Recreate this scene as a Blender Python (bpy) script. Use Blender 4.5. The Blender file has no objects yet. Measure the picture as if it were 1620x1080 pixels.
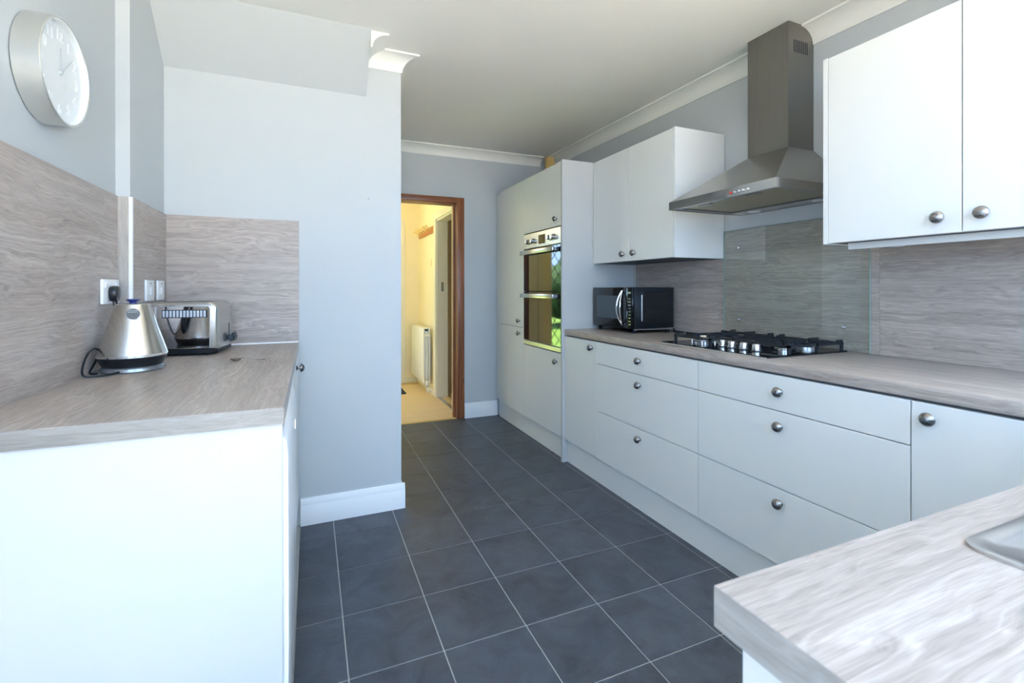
import bpy, bmesh, math, random
from mathutils import Matrix, Vector
random.seed(7)
PI = math.pi
S = bpy.context.scene
C = S.collection

# ------------------------------------------------------------------ camera
cam_d = bpy.data.cameras.new('camera')
cam = bpy.data.objects.new('camera', cam_d); C.objects.link(cam)
cam_d.sensor_width = 36.0
cam_d.lens = 739.1066 / 1620 * 36
cam_d.shift_x = (810 - 799.58) / 1620
cam_d.shift_y = (457.29 - 540) / 1620
cam_d.clip_start = 0.02
cam.matrix_world = (Matrix.Translation((0, 0, 1.1884)) @ Matrix.Rotation(-0.3944, 4, 'Z')
                    @ Matrix.Rotation(PI / 2 - 0.0011, 4, 'X') @ Matrix.Rotation(-0.0010, 4, 'Z'))
cam_d.dof.use_dof = True
cam_d.dof.focus_distance = 2.4
cam_d.dof.aperture_fstop = 7.0
S.camera = cam

# ------------------------------------------------------------------ world, sun, exposure
w = bpy.data.worlds.new('sky'); S.world = w; w.use_nodes = True
bg = w.node_tree.nodes['Background']
bg.inputs[0].default_value = (0.43, 0.66, 1.0, 1)
bg.inputs[1].default_value = 6.4
sun_d = bpy.data.lights.new('sun', 'SUN'); sun_d.energy = 46; sun_d.angle = 0.01; sun_d.color = (1, 0.90, 0.75)
sun = bpy.data.objects.new('sun', sun_d); C.objects.link(sun)
sun.rotation_euler = Vector((-0.55, -0.20, -0.81)).to_track_quat('-Z', 'Y').to_euler()
def portal(name, loc, rot, sx, sy):
    d = bpy.data.lights.new(name, 'AREA'); d.shape = 'RECTANGLE'; d.size = sx; d.size_y = sy
    d.cycles.is_portal = True
    o = bpy.data.objects.new(name, d); C.objects.link(o); o.location = loc; o.rotation_euler = rot
portal('portal_patio_door', (-0.19, -0.36, 1.10), (PI / 2, 0, 0), 0.84, 2.18)
portal('portal_window', (1.28, -0.36, 1.67), (PI / 2, 0, 0), 1.70, 1.28)
portal('portal_added_window', (-0.73, 0.38, 1.50), (PI / 2, 0, -PI / 2), 0.46, 0.88)
vs = S.view_settings
vs.view_transform = 'Standard'; vs.look = 'None'; vs.gamma = 1.0; vs.use_curve_mapping = False
vs.exposure = 0.60
try:
    S.cycles.max_bounces = 12; S.cycles.diffuse_bounces = 8; S.cycles.transparent_max_bounces = 12
    S.cycles.sample_clamp_indirect = 10
except Exception:
    pass

# ------------------------------------------------------------------ materials
def srgb(r, g, b):
    f = lambda c: (c / 255 / 12.92) if c / 255 <= 0.04045 else ((c / 255 + 0.055) / 1.055) ** 2.4
    return (f(r), f(g), f(b), 1)
MATS = {}
class NT:
    def __init__(s, name):
        m = bpy.data.materials.new(name); m.use_nodes = True; s.m = m; s.t = m.node_tree
        s.b = s.t.nodes['Principled BSDF']; MATS[name] = m
    def n(s, t, **kw):
        nd = s.t.nodes.new(t)
        for k, v in kw.items():
            if k in nd.inputs: nd.inputs[k].default_value = v
            else: setattr(nd, k, v)
        return nd
    def l(s, a, ao, b, bi): s.t.links.new(a.outputs[ao], b.inputs[bi])
def simple(name, col, rough=0.5, metal=0.0, spec=0.5, bump=0.0, bscale=200, var=0.0, vscale=3, rvar=0.0, coat=0.0):
    k = NT(name); b = k.b
    b.inputs['Base Color'].default_value = col; b.inputs['Roughness'].default_value = rough
    b.inputs['Metallic'].default_value = metal; b.inputs['Specular IOR Level'].default_value = spec
    b.inputs['Coat Weight'].default_value = coat
    tc = k.n('ShaderNodeTexCoord')
    if var > 0:
        nz = k.n('ShaderNodeTexNoise', Scale=vscale, Detail=4.0); k.l(tc, 'Object', nz, 'Vector')
        mp = k.n('ShaderNodeMapRange'); mp.inputs[3].default_value = 1 - var; mp.inputs[4].default_value = 1 + var
        k.l(nz, 'Fac', mp, 0)
        mx = k.n('ShaderNodeVectorMath', operation='SCALE'); mx.inputs[0].default_value = col[:3]
        k.l(mp, 0, mx, 'Scale'); k.l(mx, 0, b, 'Base Color')
    if bump > 0:
        nz2 = k.n('ShaderNodeTexNoise', Scale=bscale, Detail=3.0); k.l(tc, 'Object', nz2, 'Vector')
        bp = k.n('ShaderNodeBump', Strength=bump, Distance=0.002); k.l(nz2, 'Fac', bp, 'Height'); k.l(bp, 0, b, 'Normal')
    return k.m
def brushed(name, col, rough, axis, amt=0.12):
    k = NT(name); b = k.b
    b.inputs['Metallic'].default_value = 1.0
    tc = k.n('ShaderNodeTexCoord'); mp = k.n('ShaderNodeMapping')
    sc = [260, 260, 260]; sc[axis] = 4; mp.inputs['Scale'].default_value = sc
    k.l(tc, 'Object', mp, 'Vector')
    nz = k.n('ShaderNodeTexNoise', Scale=1.0, Detail=3.0); k.l(mp, 0, nz, 'Vector')
    r = k.n('ShaderNodeMapRange'); r.inputs[3].default_value = rough - amt; r.inputs[4].default_value = rough + amt
    k.l(nz, 'Fac', r, 0); k.l(r, 0, b, 'Roughness')
    cr = k.n('ShaderNodeMapRange'); cr.inputs[3].default_value = 0.86; cr.inputs[4].default_value = 1.12
    k.l(nz, 'Fac', cr, 0)
    v = k.n('ShaderNodeVectorMath', operation='SCALE'); v.inputs[0].default_value = col[:3]; k.l(cr, 0, v, 'Scale'); k.l(v, 0, b, 'Base Color')
    return k.m
def wood_lam(name, axis, dark, mid, light, rough=0.36, up=2):
    """grey limed oak laminate, grain running along local axis; across is the other in-plane axis"""
    k = NT(name); b = k.b
    tc = k.n('ShaderNodeTexCoord'); oi = k.n('ShaderNodeObjectInfo')
    off = k.n('ShaderNodeVectorMath', operation='SCALE'); off.inputs[0].default_value = (3.1, 5.7, 4.3); k.l(oi, 'Random', off, 'Scale')
    ad = k.n('ShaderNodeVectorMath', operation='ADD'); k.l(tc, 'Object', ad, 0); k.l(off, 0, ad, 1)
    def mapped(along, across):
        mp = k.n('ShaderNodeMapping'); sc = [across] * 3; sc[axis] = along
        mp.inputs['Scale'].default_value = sc; k.l(ad, 0, mp, 'Vector'); return mp
    def math(op, a_, b_=None, c_=None):
        nd = k.n('ShaderNodeMath', operation=op)
        for i_, v_ in enumerate((a_, b_, c_)):
            if v_ is None: continue
            if isinstance(v_, (int, float)): nd.inputs[i_].default_value = v_
            else: k.t.links.new(v_, nd.inputs[i_])
        return nd.outputs[0]
    # slow figure noise warps the grain across its direction
    m1 = mapped(2.6, 7.0); n1 = k.n('ShaderNodeTexNoise', Scale=1.0, Detail=2.0, Roughness=0.45); k.l(m1, 0, n1, 'Vector')
    m0 = mapped(11.0, 26.0); n0 = k.n('ShaderNodeTexNoise', Scale=1.0, Detail=2.0, Roughness=0.5); k.l(m0, 0, n0, 'Vector')
    warp = math('MULTIPLY_ADD', n1.outputs['Fac'], 0.105, math('MULTIPLY', n0.outputs['Fac'], 0.012))
    wv = k.n('ShaderNodeCombineXYZ')
    for i_ in range(3):
        if i_ != axis: k.t.links.new(warp, wv.inputs[i_])
    ad2 = k.n('ShaderNodeVectorMath', operation='ADD'); k.l(ad, 0, ad2, 0); k.l(wv, 0, ad2, 1)
    def wmapped(along, across):
        mp = k.n('ShaderNodeMapping'); sc = [across] * 3; sc[axis] = along
        mp.inputs['Scale'].default_value = sc; k.l(ad2, 0, mp, 'Vector'); return mp
    m2 = wmapped(1.6, 150.0); n2 = k.n('ShaderNodeTexNoise', Scale=1.0, Detail=3.5, Roughness=0.62); k.l(m2, 0, n2, 'Vector')
    m3 = wmapped(0.6, 26.0); n3 = k.n('ShaderNodeTexNoise', Scale=1.0, Detail=2.0, Roughness=0.5); k.l(m3, 0, n3, 'Vector')
    m4 = mapped(22.0, 700.0); n4 = k.n('ShaderNodeTexNoise', Scale=1.0, Detail=1.0); k.l(m4, 0, n4, 'Vector')
    # thin pale veins, only where the figure is lively
    m5 = wmapped(0.9, 60.0); n5 = k.n('ShaderNodeTexNoise', Scale=1.0, Detail=1.0); k.l(m5, 0, n5, 'Vector')
    vein = math('SUBTRACT', 1.0, math('MINIMUM', math('MULTIPLY', math('ABSOLUTE', math('SUBTRACT', n5.outputs['Fac'], 0.5)), 16.0), 1.0))
    m6 = mapped(1.4, 5.0); n6 = k.n('ShaderNodeTexNoise', Scale=1.0, Detail=1.0); k.l(m6, 0, n6, 'Vector')
    mask = math('MINIMUM', math('MAXIMUM', math('MULTIPLY', math('SUBTRACT', n6.outputs['Fac'], 0.48), 6.0), 0.0), 1.0)
    veins = math('MULTIPLY', vein, mask)
    tot = math('MULTIPLY_ADD', n2.outputs['Fac'], 0.46, math('MULTIPLY_ADD', n3.outputs['Fac'], 0.22, math('MULTIPLY_ADD', n4.outputs['Fac'], 0.26, math('MULTIPLY', veins, 0.13))))
    class _W: pass
    s4 = k.n('ShaderNodeMath', operation='ADD'); k.t.links.new(tot, s4.inputs[0]); s4.inputs[1].default_value = 0.03
    cr = k.n('ShaderNodeValToRGB'); e = cr.color_ramp.elements
    e[0].position = 0.30; e[0].color = dark; e[1].position = 0.78; e[1].color = light
    x = e.new(0.52); x.color = mid
    k.l(s4, 0, cr, 0); k.l(cr, 0, b, 'Base Color')
    b.inputs['Roughness'].default_value = rough; b.inputs['Specular IOR Level'].default_value = 0.4
    bp = k.n('ShaderNodeBump', Strength=0.12, Distance=0.001); k.l(n2, 'Fac', bp, 'Height'); k.l(bp, 0, b, 'Normal')
    return k.m
def thin_glass(name, tint=(1, 1, 1), rough=0.0, refl=1.0):
    k = NT(name); t = k.t
    t.nodes.remove(k.b)
    out = [n for n in t.nodes if n.type == 'OUTPUT_MATERIAL'][0]
    tr = k.n('ShaderNodeBsdfTransparent'); tr.inputs[0].default_value = (*tint, 1)
    gl = k.n('ShaderNodeBsdfGlossy'); gl.inputs['Roughness'].default_value = rough
    fr = k.n('ShaderNodeFresnel', IOR=1.5)
    mu = k.n('ShaderNodeMath', operation='MULTIPLY'); mu.inputs[1].default_value = refl; mu.use_clamp = True
    ge = k.n('ShaderNodeNewGeometry'); inv = k.n('ShaderNodeMath', operation='SUBTRACT'); inv.inputs[0].default_value = 1.0
    k.l(ge, 'Backfacing', inv, 1)
    m2 = k.n('ShaderNodeMath', operation='MULTIPLY'); k.l(fr, 0, m2, 0); k.l(inv, 0, m2, 1); k.l(m2, 0, mu, 0)
    mx = k.n('ShaderNodeMixShader'); k.l(mu, 0, mx, 0); k.l(tr, 0, mx, 1); k.l(gl, 0, mx, 2); k.l(mx, 0, out, 0)
    return k.m
def pine(name, axis, c1, c2, rough=0.35):
    k = NT(name); b = k.b
    tc = k.n('ShaderNodeTexCoord'); mp = k.n('ShaderNodeMapping'); sc = [45] * 3; sc[axis] = 1.6
    mp.inputs['Scale'].default_value = sc; k.l(tc, 'Object', mp, 'Vector')
    nz = k.n('ShaderNodeTexNoise', Scale=1.0, Detail=5.0, Roughness=0.6, Distortion=0.6); k.l(mp, 0, nz, 'Vector')
    kn = k.n('ShaderNodeTexVoronoi', Scale=1.0)
    mk = k.n('ShaderNodeMapping'); s2 = [9] * 3; s2[axis] = 3.2; mk.inputs['Scale'].default_value = s2
    k.l(tc, 'Object', mk, 'Vector'); k.l(mk, 0, kn, 'Vector')
    kr = k.n('ShaderNodeMapRange'); kr.inputs[1].default_value = 0.05; kr.inputs[2].default_value = 0.17
    kr.inputs[3].default_value = 0.35; kr.inputs[4].default_value = 0.0; k.l(kn, 'Distance', kr, 0)
    su = k.n('ShaderNodeMath', operation='SUBTRACT'); k.l(nz, 'Fac', su, 0); k.l(kr, 0, su, 1)
    cr = k.n('ShaderNodeValToRGB'); e = cr.color_ramp.elements
    e[0].position = 0.25; e[0].color = c1; e[1].position = 0.72; e[1].color = c2
    k.l(su, 0, cr, 0); k.l(cr, 0, b, 'Base Color'); b.inputs['Roughness'].default_value = rough
    return k.m

M_paint = simple('paint_grey_blue', srgb(194, 199, 201), 0.6, bump=0.05, bscale=350, var=0.015, vscale=2)
M_ceil = simple('paint_ceiling', srgb(240, 239, 233), 0.75, bump=0.15, bscale=9, var=0.02, vscale=3)
M_coving = simple('paint_coving', srgb(240, 240, 234), 0.5)
M_gloss_white = simple('paint_white_gloss', srgb(238, 240, 242), 0.3)
M_cream = simple('paint_cream', srgb(242, 231, 203), 0.6, var=0.02)
M_hallwhite = simple('paint_hall_white', srgb(232, 228, 216), 0.4)
M_cab = simple('cabinet_matt_grey', srgb(227, 228, 225), 0.42, spec=0.35, bump=0.02, bscale=500)
M_cabside = simple('cabinet_panel_dimmed', srgb(192, 193, 192), 0.45, spec=0.35)  # same finish as the doors, darkened to offset strong window light on these panels
M_carc = simple('carcass_gap_shade', srgb(96, 99, 104), 0.7)  # pale carcass darkened: shade in the gaps between fronts is in this colour
M_gap = simple('dark_gap', srgb(40, 44, 50), 0.8)
_d, _m, _l = srgb(132, 120, 112), srgb(176, 164, 155), srgb(214, 205, 197)
M_wood_y = wood_lam('grey_oak_laminate_y', 1, _d, _m, _l)
M_wood_x = wood_lam('grey_oak_laminate_x', 0, _d, _m, _l)
_ed, _em, _el = srgb(112, 108, 104), srgb(138, 133, 128), srgb(162, 158, 153)
M_edge_x = wood_lam('grey_oak_edging_x', 0, _ed, _em, _el)
M_edge_y = wood_lam('grey_oak_edging_y', 1, _ed, _em, _el)
M_wood_z = wood_lam('grey_oak_laminate_z', 2, srgb(150, 145, 138), srgb(178, 172, 165), srgb(200, 195, 190))
M_alu = simple('pale_aluminium', srgb(200, 198, 190), 0.4, metal=0.3)
M_white_pl = simple('white_plastic', srgb(238, 240, 242), 0.3)
M_pearl = simple('clock_pearl_steel', srgb(215, 214, 208), 0.28, metal=0.85)
M_clockface = simple('clock_face', srgb(240, 243, 243), 0.35)
M_clocknum = simple('clock_numeral', srgb(250, 252, 252), 0.5)
M_clockhand = simple('clock_hand', srgb(205, 211, 212), 0.4)
M_steel = brushed('brushed_steel', (0.56, 0.545, 0.52), 0.30, 2, 0.06)
M_steel_y = brushed('brushed_steel_hood', (0.44, 0.43, 0.41), 0.30, 1, 0.06)
M_steel_lip = brushed('brushed_steel_lip', (0.50, 0.49, 0.48), 0.17, 1, 0.05)
M_kettle = brushed('kettle_steel', (0.66, 0.64, 0.60), 0.24, 2, 0.05)
M_gauge = simple('gauge_grey', srgb(96, 99, 99), 0.55)
M_kbase = simple('smoky_base', srgb(150, 150, 150), 0.25, metal=0.6)
M_chrome = simple('chrome', (0.80, 0.80, 0.82, 1), 0.06, metal=1.0)
M_satin = simple('satin_chrome', (0.62, 0.62, 0.63, 1), 0.25, metal=1.0)
M_pewter = simple('pewter_knob', (0.34, 0.33, 0.33, 1), 0.26, metal=1.0, bump=0.1, bscale=400)
M_black = simple('black_plastic', srgb(20, 24, 30), 0.3)
M_blackgl = simple('black_glass', srgb(8, 10, 14), 0.04, spec=0.6)
M_ovengl = simple('oven_glass', srgb(14, 16, 18), 0.03, spec=1.0)
M_iron = simple('cast_iron', srgb(32, 34, 38), 0.55, bump=0.3, bscale=600)
M_mwscreen = simple('microwave_window', srgb(62, 76, 86), 0.2)
M_filter = simple('grease_filter', (0.50, 0.45, 0.33, 1), 0.45, metal=0.7, bump=1.0, bscale=350)
M_bluelit = simple('knob_blue', srgb(30, 44, 120), 0.12, spec=0.8, coat=1.0)
M_palebar = simple('pale_bar', srgb(205, 214, 224), 0.3)
M_red = simple('red_button', srgb(190, 60, 60), 0.3)
M_pane = thin_glass('window_glass')
M_splashgl = thin_glass('splash_glass', (0.955, 0.98, 0.965), refl=2.2)
M_glassedge = simple('glass_edge', srgb(150, 175, 165), 0.15)
M_clockgl = thin_glass('clock_glass', refl=0.8)
M_pine_z = pine('stained_pine_z', 2, srgb(92, 46, 26), srgb(172, 108, 68))
M_pine_x = pine('stained_pine_x', 0, srgb(92, 46, 26), srgb(172, 108, 68))
M_rack = pine('orange_pine', 1, srgb(170, 96, 36), srgb(206, 132, 60))
M_peg = simple('pale_peg', srgb(236, 214, 150), 0.4)
M_lam = pine('laminate_floor', 0, srgb(222, 186, 136), srgb(240, 212, 168), 0.28)
M_mat = simple('dark_mat', srgb(48, 46, 48), 0.95, bump=0.5, bscale=300)
M_grout = simple('grout', srgb(178, 178, 174), 0.8, var=0.08, vscale=30)
M_tan = simple('tan_wood', srgb(214, 180, 112), 0.6)
M_beige = simple('beige_door', srgb(196, 172, 130), 0.5)
M_patio = simple('patio_stone', srgb(200, 190, 172), 0.9, var=0.08, vscale=2)
M_gravel = simple('gravel', srgb(142, 130, 112), 0.9, var=0.2, vscale=25)
M_lawn = simple('grass', srgb(112, 148, 56), 0.9, var=0.25, vscale=6)
M_leaf = simple('hedge_leaf', srgb(52, 84, 44), 0.8, var=0.45, vscale=12)
M_lead = simple('lead_came', srgb(46, 48, 50), 0.5)
def mat_slate():
    k = NT('slate_tile'); b = k.b
    tc = k.n('ShaderNodeTexCoord'); oi = k.n('ShaderNodeObjectInfo')
    off = k.n('ShaderNodeVectorMath', operation='SCALE'); off.inputs[0].default_value = (13, 7, 5); k.l(oi, 'Random', off, 'Scale')
    ad = k.n('ShaderNodeVectorMath', operation='ADD'); k.l(tc, 'Object', ad, 0); k.l(off, 0, ad, 1)
    n1 = k.n('ShaderNodeTexNoise', Scale=7.0, Detail=6.0, Roughness=0.62, Distortion=0.8); k.l(ad, 0, n1, 'Vector')
    n2 = k.n('ShaderNodeTexNoise', Scale=60.0, Detail=5.0, Roughness=0.7); k.l(ad, 0, n2, 'Vector')
    a = k.n('ShaderNodeMath', operation='MULTIPLY_ADD'); a.inputs[1].default_value = 0.25; k.l(n2, 'Fac', a, 0); k.l(n1, 'Fac', a, 2)
    r2 = k.n('ShaderNodeMath', operation='MULTIPLY_ADD'); r2.inputs[1].default_value = 0.10; k.l(oi, 'Random', r2, 0); k.l(a, 0, r2, 2)
    cr = k.n('ShaderNodeValToRGB'); e = cr.color_ramp.elements
    e[0].position = 0.42; e[0].color = srgb(56, 61, 69); e[1].position = 0.95; e[1].color = srgb(92, 98, 108)
    k.l(r2, 0, cr, 0); k.l(cr, 0, b, 'Base Color')
    rr = k.n('ShaderNodeMapRange'); rr.inputs[3].default_value = 0.34; rr.inputs[4].default_value = 0.5; k.l(n1, 'Fac', rr, 0); k.l(rr, 0, b, 'Roughness')
    b.inputs['Specular IOR Level'].default_value = 0.45
    bp = k.n('ShaderNodeBump', Strength=0.25, Distance=0.002); k.l(a, 0, bp, 'Height'); k.l(bp, 0, b, 'Normal')
    return k.m
M_tile = mat_slate()
def mat_emit(name, col, s):
    k = NT(name); k.b.inputs['Emission Color'].default_value = col; k.b.inputs['Emission Strength'].default_value = s
    k.b.inputs['Base Color'].default_value = (0.8, 0.8, 0.8, 1); return k.m
M_bulb = mat_emit('warm_bulb', (1, 0.78, 0.45, 1), 8)

# ------------------------------------------------------------------ mesh helpers
class MB:
    def __init__(s): s.bm = bmesh.new()
    def box(s, x0, x1, y0, y1, z0, z1, bev=0.0, seg=1, top=None):
        z = lambda x, y: top(x, y) if top else z1
        vs = [s.bm.verts.new(p) for p in ((x0, y0, z0), (x1, y0, z0), (x1, y1, z0), (x0, y1, z0),
              (x0, y0, z(x0, y0)), (x1, y0, z(x1, y0)), (x1, y1, z(x1, y1)), (x0, y1, z(x0, y1)))]
        fs = [s.bm.faces.new([vs[i] for i in f]) for f in ((3, 2, 1, 0), (4, 5, 6, 7), (0, 1, 5, 4), (1, 2, 6, 5), (2, 3, 7, 6), (3, 0, 4, 7))]
        if bev > 0:
            es = {e for f in fs for e in f.edges}
            bmesh.ops.bevel(s.bm, geom=list(es), offset=bev, segments=seg, affect='EDGES', profile=0.5)
        return s
    def prism(s, pts, h0, h1, axis='z', bev=0.0, seg=1):
        """polygon pts (2D) extruded between h0 and h1 along axis"""
        f = {'z': lambda a, b, h: (a, b, h), 'y': lambda a, b, h: (a, h, b), 'x': lambda a, b, h: (h, a, b)}[axis]
        lo = [s.bm.verts.new(f(a, b, h0)) for a, b in pts]; hi = [s.bm.verts.new(f(a, b, h1)) for a, b in pts]
        n = len(pts); fs = [s.bm.faces.new(lo[::-1]), s.bm.faces.new(hi)]
        for i in range(n): fs.append(s.bm.faces.new((lo[i], lo[(i + 1) % n], hi[(i + 1) % n], hi[i])))
        bmesh.ops.recalc_face_normals(s.bm, faces=fs)
        if bev > 0:
            es = {e for f_ in fs[:2] for e in f_.edges}
            bmesh.ops.bevel(s.bm, geom=list(es), offset=bev, segments=seg, affect='EDGES', profile=0.5)
        return s
    def lathe(s, prof, c=(0, 0, 0), axis=(0, 0, 1), n=32):
        """prof: list of (r, h) along axis from point c; closed with caps if r>0 at the ends"""
        q = Vector((0, 0, 1)).rotation_difference(Vector(axis).normalized()); c = Vector(c)
        rings = []
        for r, h in prof:
            if r < 1e-6: rings.append([s.bm.verts.new(c + q @ Vector((0, 0, h)))])
            else: rings.append([s.bm.verts.new(c + q @ Vector((r * math.cos(2 * PI * i / n), r * math.sin(2 * PI * i / n), h))) for i in range(n)])
        for a, b in zip(rings, rings[1:]):
            for i in range(n):
                j = (i + 1) % n
                if len(a) == 1 and len(b) == 1: continue
                if len(a) == 1: s.bm.faces.new((a[0], b[j], b[i]))
                elif len(b) == 1: s.bm.faces.new((a[i], a[j], b[0]))
                else: s.bm.faces.new((a[i], a[j], b[j], b[i]))
        if len(rings[0]) > 1: s.bm.faces.new(rings[0][::-1])
        if len(rings[-1]) > 1: s.bm.faces.new(rings[-1])
        return s
    def tube(s, pts, r, n=10, close=False):
        pts = [Vector(p) for p in pts]; rings = []; N = len(pts); prev = None
        for i, p in enumerate(pts):
            if close: t = (pts[(i + 1) % N] - pts[i - 1]).normalized()
            else: t = (pts[min(i + 1, N - 1)] - pts[max(i - 1, 0)]).normalized()
            if prev is None:
                a = t.orthogonal().normalized()
            else:
                a = (prev - t * prev.dot(t)).normalized()
            prev = a; b = t.cross(a)
            rr = r[i] if isinstance(r, (list, tuple)) else r
            rings.append([s.bm.verts.new(p + (a * math.cos(2 * PI * k / n) + b * math.sin(2 * PI * k / n)) * rr) for k in range(n)])
        rg = list(zip(rings, rings[1:])) + ([(rings[-1], rings[0])] if close else [])
        for A, B in rg:
            for k in range(n):
                j = (k + 1) % n; s.bm.faces.new((A[k], A[j], B[j], B[k]))
        if not close:
            s.bm.faces.new(rings[0][::-1]); s.bm.faces.new(rings[-1])
        return s
    def quad(s, *pts):
        s.bm.faces.new([s.bm.verts.new(p) for p in pts]); return s
    def xf(s, m):
        bmesh.ops.transform(s.bm, matrix=m, verts=s.bm.verts[:]); return s
def smooth_pts(pts, k=8):
    """Catmull-Rom through pts"""
    P = [Vector(p) for p in pts]; P = [P[0]] + P + [P[-1]]; out = []
    for i in range(1, len(P) - 2):
        for j in range(k):
            t = j / k; a, b, c, d = P[i - 1], P[i], P[i + 1], P[i + 2]
            out.append(0.5 * ((2 * b) + (c - a) * t + (2 * a - 5 * b + 4 * c - d) * t * t + (3 * b - a - 3 * c + d) * t ** 3))
    out.append(P[-2]); return out
def world_loc(o):
    v = Vector((0, 0, 0))
    while o: v = v + o.location; o = o.parent
    return v
def obj(name, mb, mat, parent=None, label=None, smooth=35, rot=None):
    """mesh in world coordinates -> object with its origin at the bottom centre"""
    bm = mb.bm
    bmesh.ops.recalc_face_normals(bm, faces=bm.faces[:])
    xs = [v.co.x for v in bm.verts]; ys = [v.co.y for v in bm.verts]; zs = [v.co.z for v in bm.verts]
    c = Vector(((min(xs) + max(xs)) / 2, (min(ys) + max(ys)) / 2, min(zs)))
    bmesh.ops.translate(bm, verts=bm.verts[:], vec=-c)
    me = bpy.data.meshes.new(name); bm.to_mesh(me); bm.free()
    me.materials.append(mat)
    if smooth:
        for p in me.polygons: p.use_smooth = True
        me.set_sharp_from_angle(angle=math.radians(smooth))
    o = bpy.data.objects.new(name, me); C.objects.link(o)
    o.location = c
    if parent:
        o.parent = parent; o.location = c - world_loc(parent)
    if label: o['label'] = label
    return o
def tag(o, label, cat, group=None, kind=None):
    if label: o['label'] = label
    if cat: o['category'] = cat
    if group: o['group'] = group
    if kind: o['kind'] = kind
    return o
def thing(name, loc, label, cat, group=None):
    o = bpy.data.objects.new(name, None); C.objects.link(o); o.location = loc; o.empty_display_size = 0.05
    return tag(o, label, cat, group)
def struct(name, mb, mat, label=None, smooth=35):
    o = obj(name, mb, mat, None, label, smooth); o['kind'] = 'structure'; return o
def copy_part(src, name, loc, parent, rotz=None):
    o = bpy.data.objects.new(name, src.data); C.objects.link(o)
    o.parent = parent; o.location = Vector(loc) - (world_loc(parent) if parent else Vector((0, 0, 0)))
    if rotz is not None: o.rotation_euler = (0, 0, rotz)
    return o

# ------------------------------------------------------------------ key dimensions (metres)
XL, XL2 = -0.662, -0.6185           # painted left wall, and its thicker stretch
YSTEP = 2.133
YPIL, XPIL = 2.566, 0.4528          # chimney-breast face and its outer corner
XR = 2.2                            # right wall
YFAR = 4.118                        # far wall
YB = -0.30                          # wall behind the camera
ceil_z = lambda x, y: 2.395 + 0.0172 * y
T = 0.14

# ------------------------------------------------------------------ room shell
ft = 0.2977; gx, gy = 0.4026, 1.4948
fl = struct('floor', MB().box(-0.80, 2.34, YB - T, YFAR + 0.004, -0.10, -0.0025), M_grout, 'dark slate tiled kitchen floor with pale grout')
g = 0.0022
def clip(x0, x1, y0, y1, R):
    a, b, c, d = max(x0, R[0]), min(x1, R[1]), max(y0, R[2]), min(y1, R[3])
    return (a, b, c, d) if b - a > 0.012 and d - c > 0.012 else None
RA = (-0.05, 1.645, YB, YPIL); RB = (XPIL, 1.645, YPIL, YFAR)
full = None
for i in range(-3, 6):
    for j in range(-7, 10):
        x0, x1, y0, y1 = gx + i * ft + g, gx + (i + 1) * ft - g, gy + j * ft + g, gy + (j + 1) * ft - g
        inA = clip(x0, x1, y0, y1, RA); inB = clip(x0, x1, y0, y1, RB)
        if inA and inB and x0 < XPIL < x1:
            a, b = inA, inB
            pts = [(a[0], a[2]), (a[1], a[2]), (a[1], b[3]), (b[0], b[3]), (b[0], a[3]), (a[0], a[3])]
            obj('tile', MB().prism(pts, -0.010, 0.0, 'z', bev=0.0012), M_tile, fl); continue
        if inA and inB: r = (inA[0], inA[1], inA[2], inB[3])
        else: r = inA or inB
        if not r: continue
        if abs((r[1] - r[0]) - (x1 - x0)) < 1e-6 and abs((r[3] - r[2]) - (y1 - y0)) < 1e-6:
            if full is None:
                full = obj('tile', MB().box(*r, -0.010, 0.0, bev=0.0012), M_tile, fl)
            else:
                copy_part(full, 'tile', ((r[0] + r[1]) / 2, (r[2] + r[3]) / 2, -0.010), fl)
        else:
            obj('tile', MB().box(*r, -0.010, 0.0, bev=0.0012), M_tile, fl)

cm = MB(); x0, x1, y0, y1 = -0.9, 2.34, YB - T, YFAR + 0.13
cm.prism([(y0, ceil_z(0, y0)), (y1, ceil_z(0, y1)), (y1, 2.62), (y0, 2.62)], x0, x1, 'x')
struct('ceiling', cm, M_ceil, 'off-white painted kitchen ceiling')

SY0, SY1, SZ0, SZ1 = 0.14, 0.62, 1.05, 1.95     # unseen left-wall window, added to brighten the right-hand drawers
m = MB().box(XL - T, XL, YB - T, SY0, 0, 0, top=ceil_z).box(XL - T, XL, SY1, YSTEP, 0, 0, top=ceil_z).box(XL - T, XL, SY0, SY1, SZ1, 0, top=ceil_z).box(XL - T, XL, SY0, SY1, 0, SZ0)
struct('wall_left', m, M_paint, 'pale grey-blue painted wall carrying the clock')
m = MB().box(XL - T, XL2, YSTEP, YPIL, 0, 0, top=ceil_z)
struct('wall_left_pier', m, M_paint, 'thicker stretch of grey-blue wall behind the switches')
m = MB().box(XL - T, XPIL, YPIL, YFAR + 0.13, 0, 0, top=ceil_z)
wc = struct('wall_centre', m, M_paint, 'pale grey-blue chimney breast facing the camera')
obj('nail', MB().lathe([(0.0022, 0), (0.0022, 0.004), (0, 0.0045)], (0.282, YPIL, 1.665), (0, -1, 0), 10), M_gap, wc)
m = MB().box(XR, XR + T, YB - T, YFAR + 0.13, 0, 0, top=ceil_z)
struct('wall_right', m, M_paint, 'grey-blue wall behind the extractor hood')
# far wall with a doorway
DX0, DX1, DZ = 0.470, 1.240, 1.975
m = MB()
m.box(DX1 + 0.015, XR, YFAR, YFAR + 0.12, 0, 0, top=ceil_z)
m.box(XPIL, DX1 + 0.015, YFAR, YFAR + 0.12, DZ + 0.015, 0, top=ceil_z)
struct('wall_far', m, M_paint, 'grey-blue far wall around the timber doorway')
m = MB()
m.box(1.294, 1.717, YFAR - 0.010, YFAR, 0, 2.358)
m.box(XPIL, 1.294, YFAR - 0.010, YFAR, 2.018, 2.358)
struct('wall_far_lining', m, M_paint, 'raised board lining on the far wall')
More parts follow.
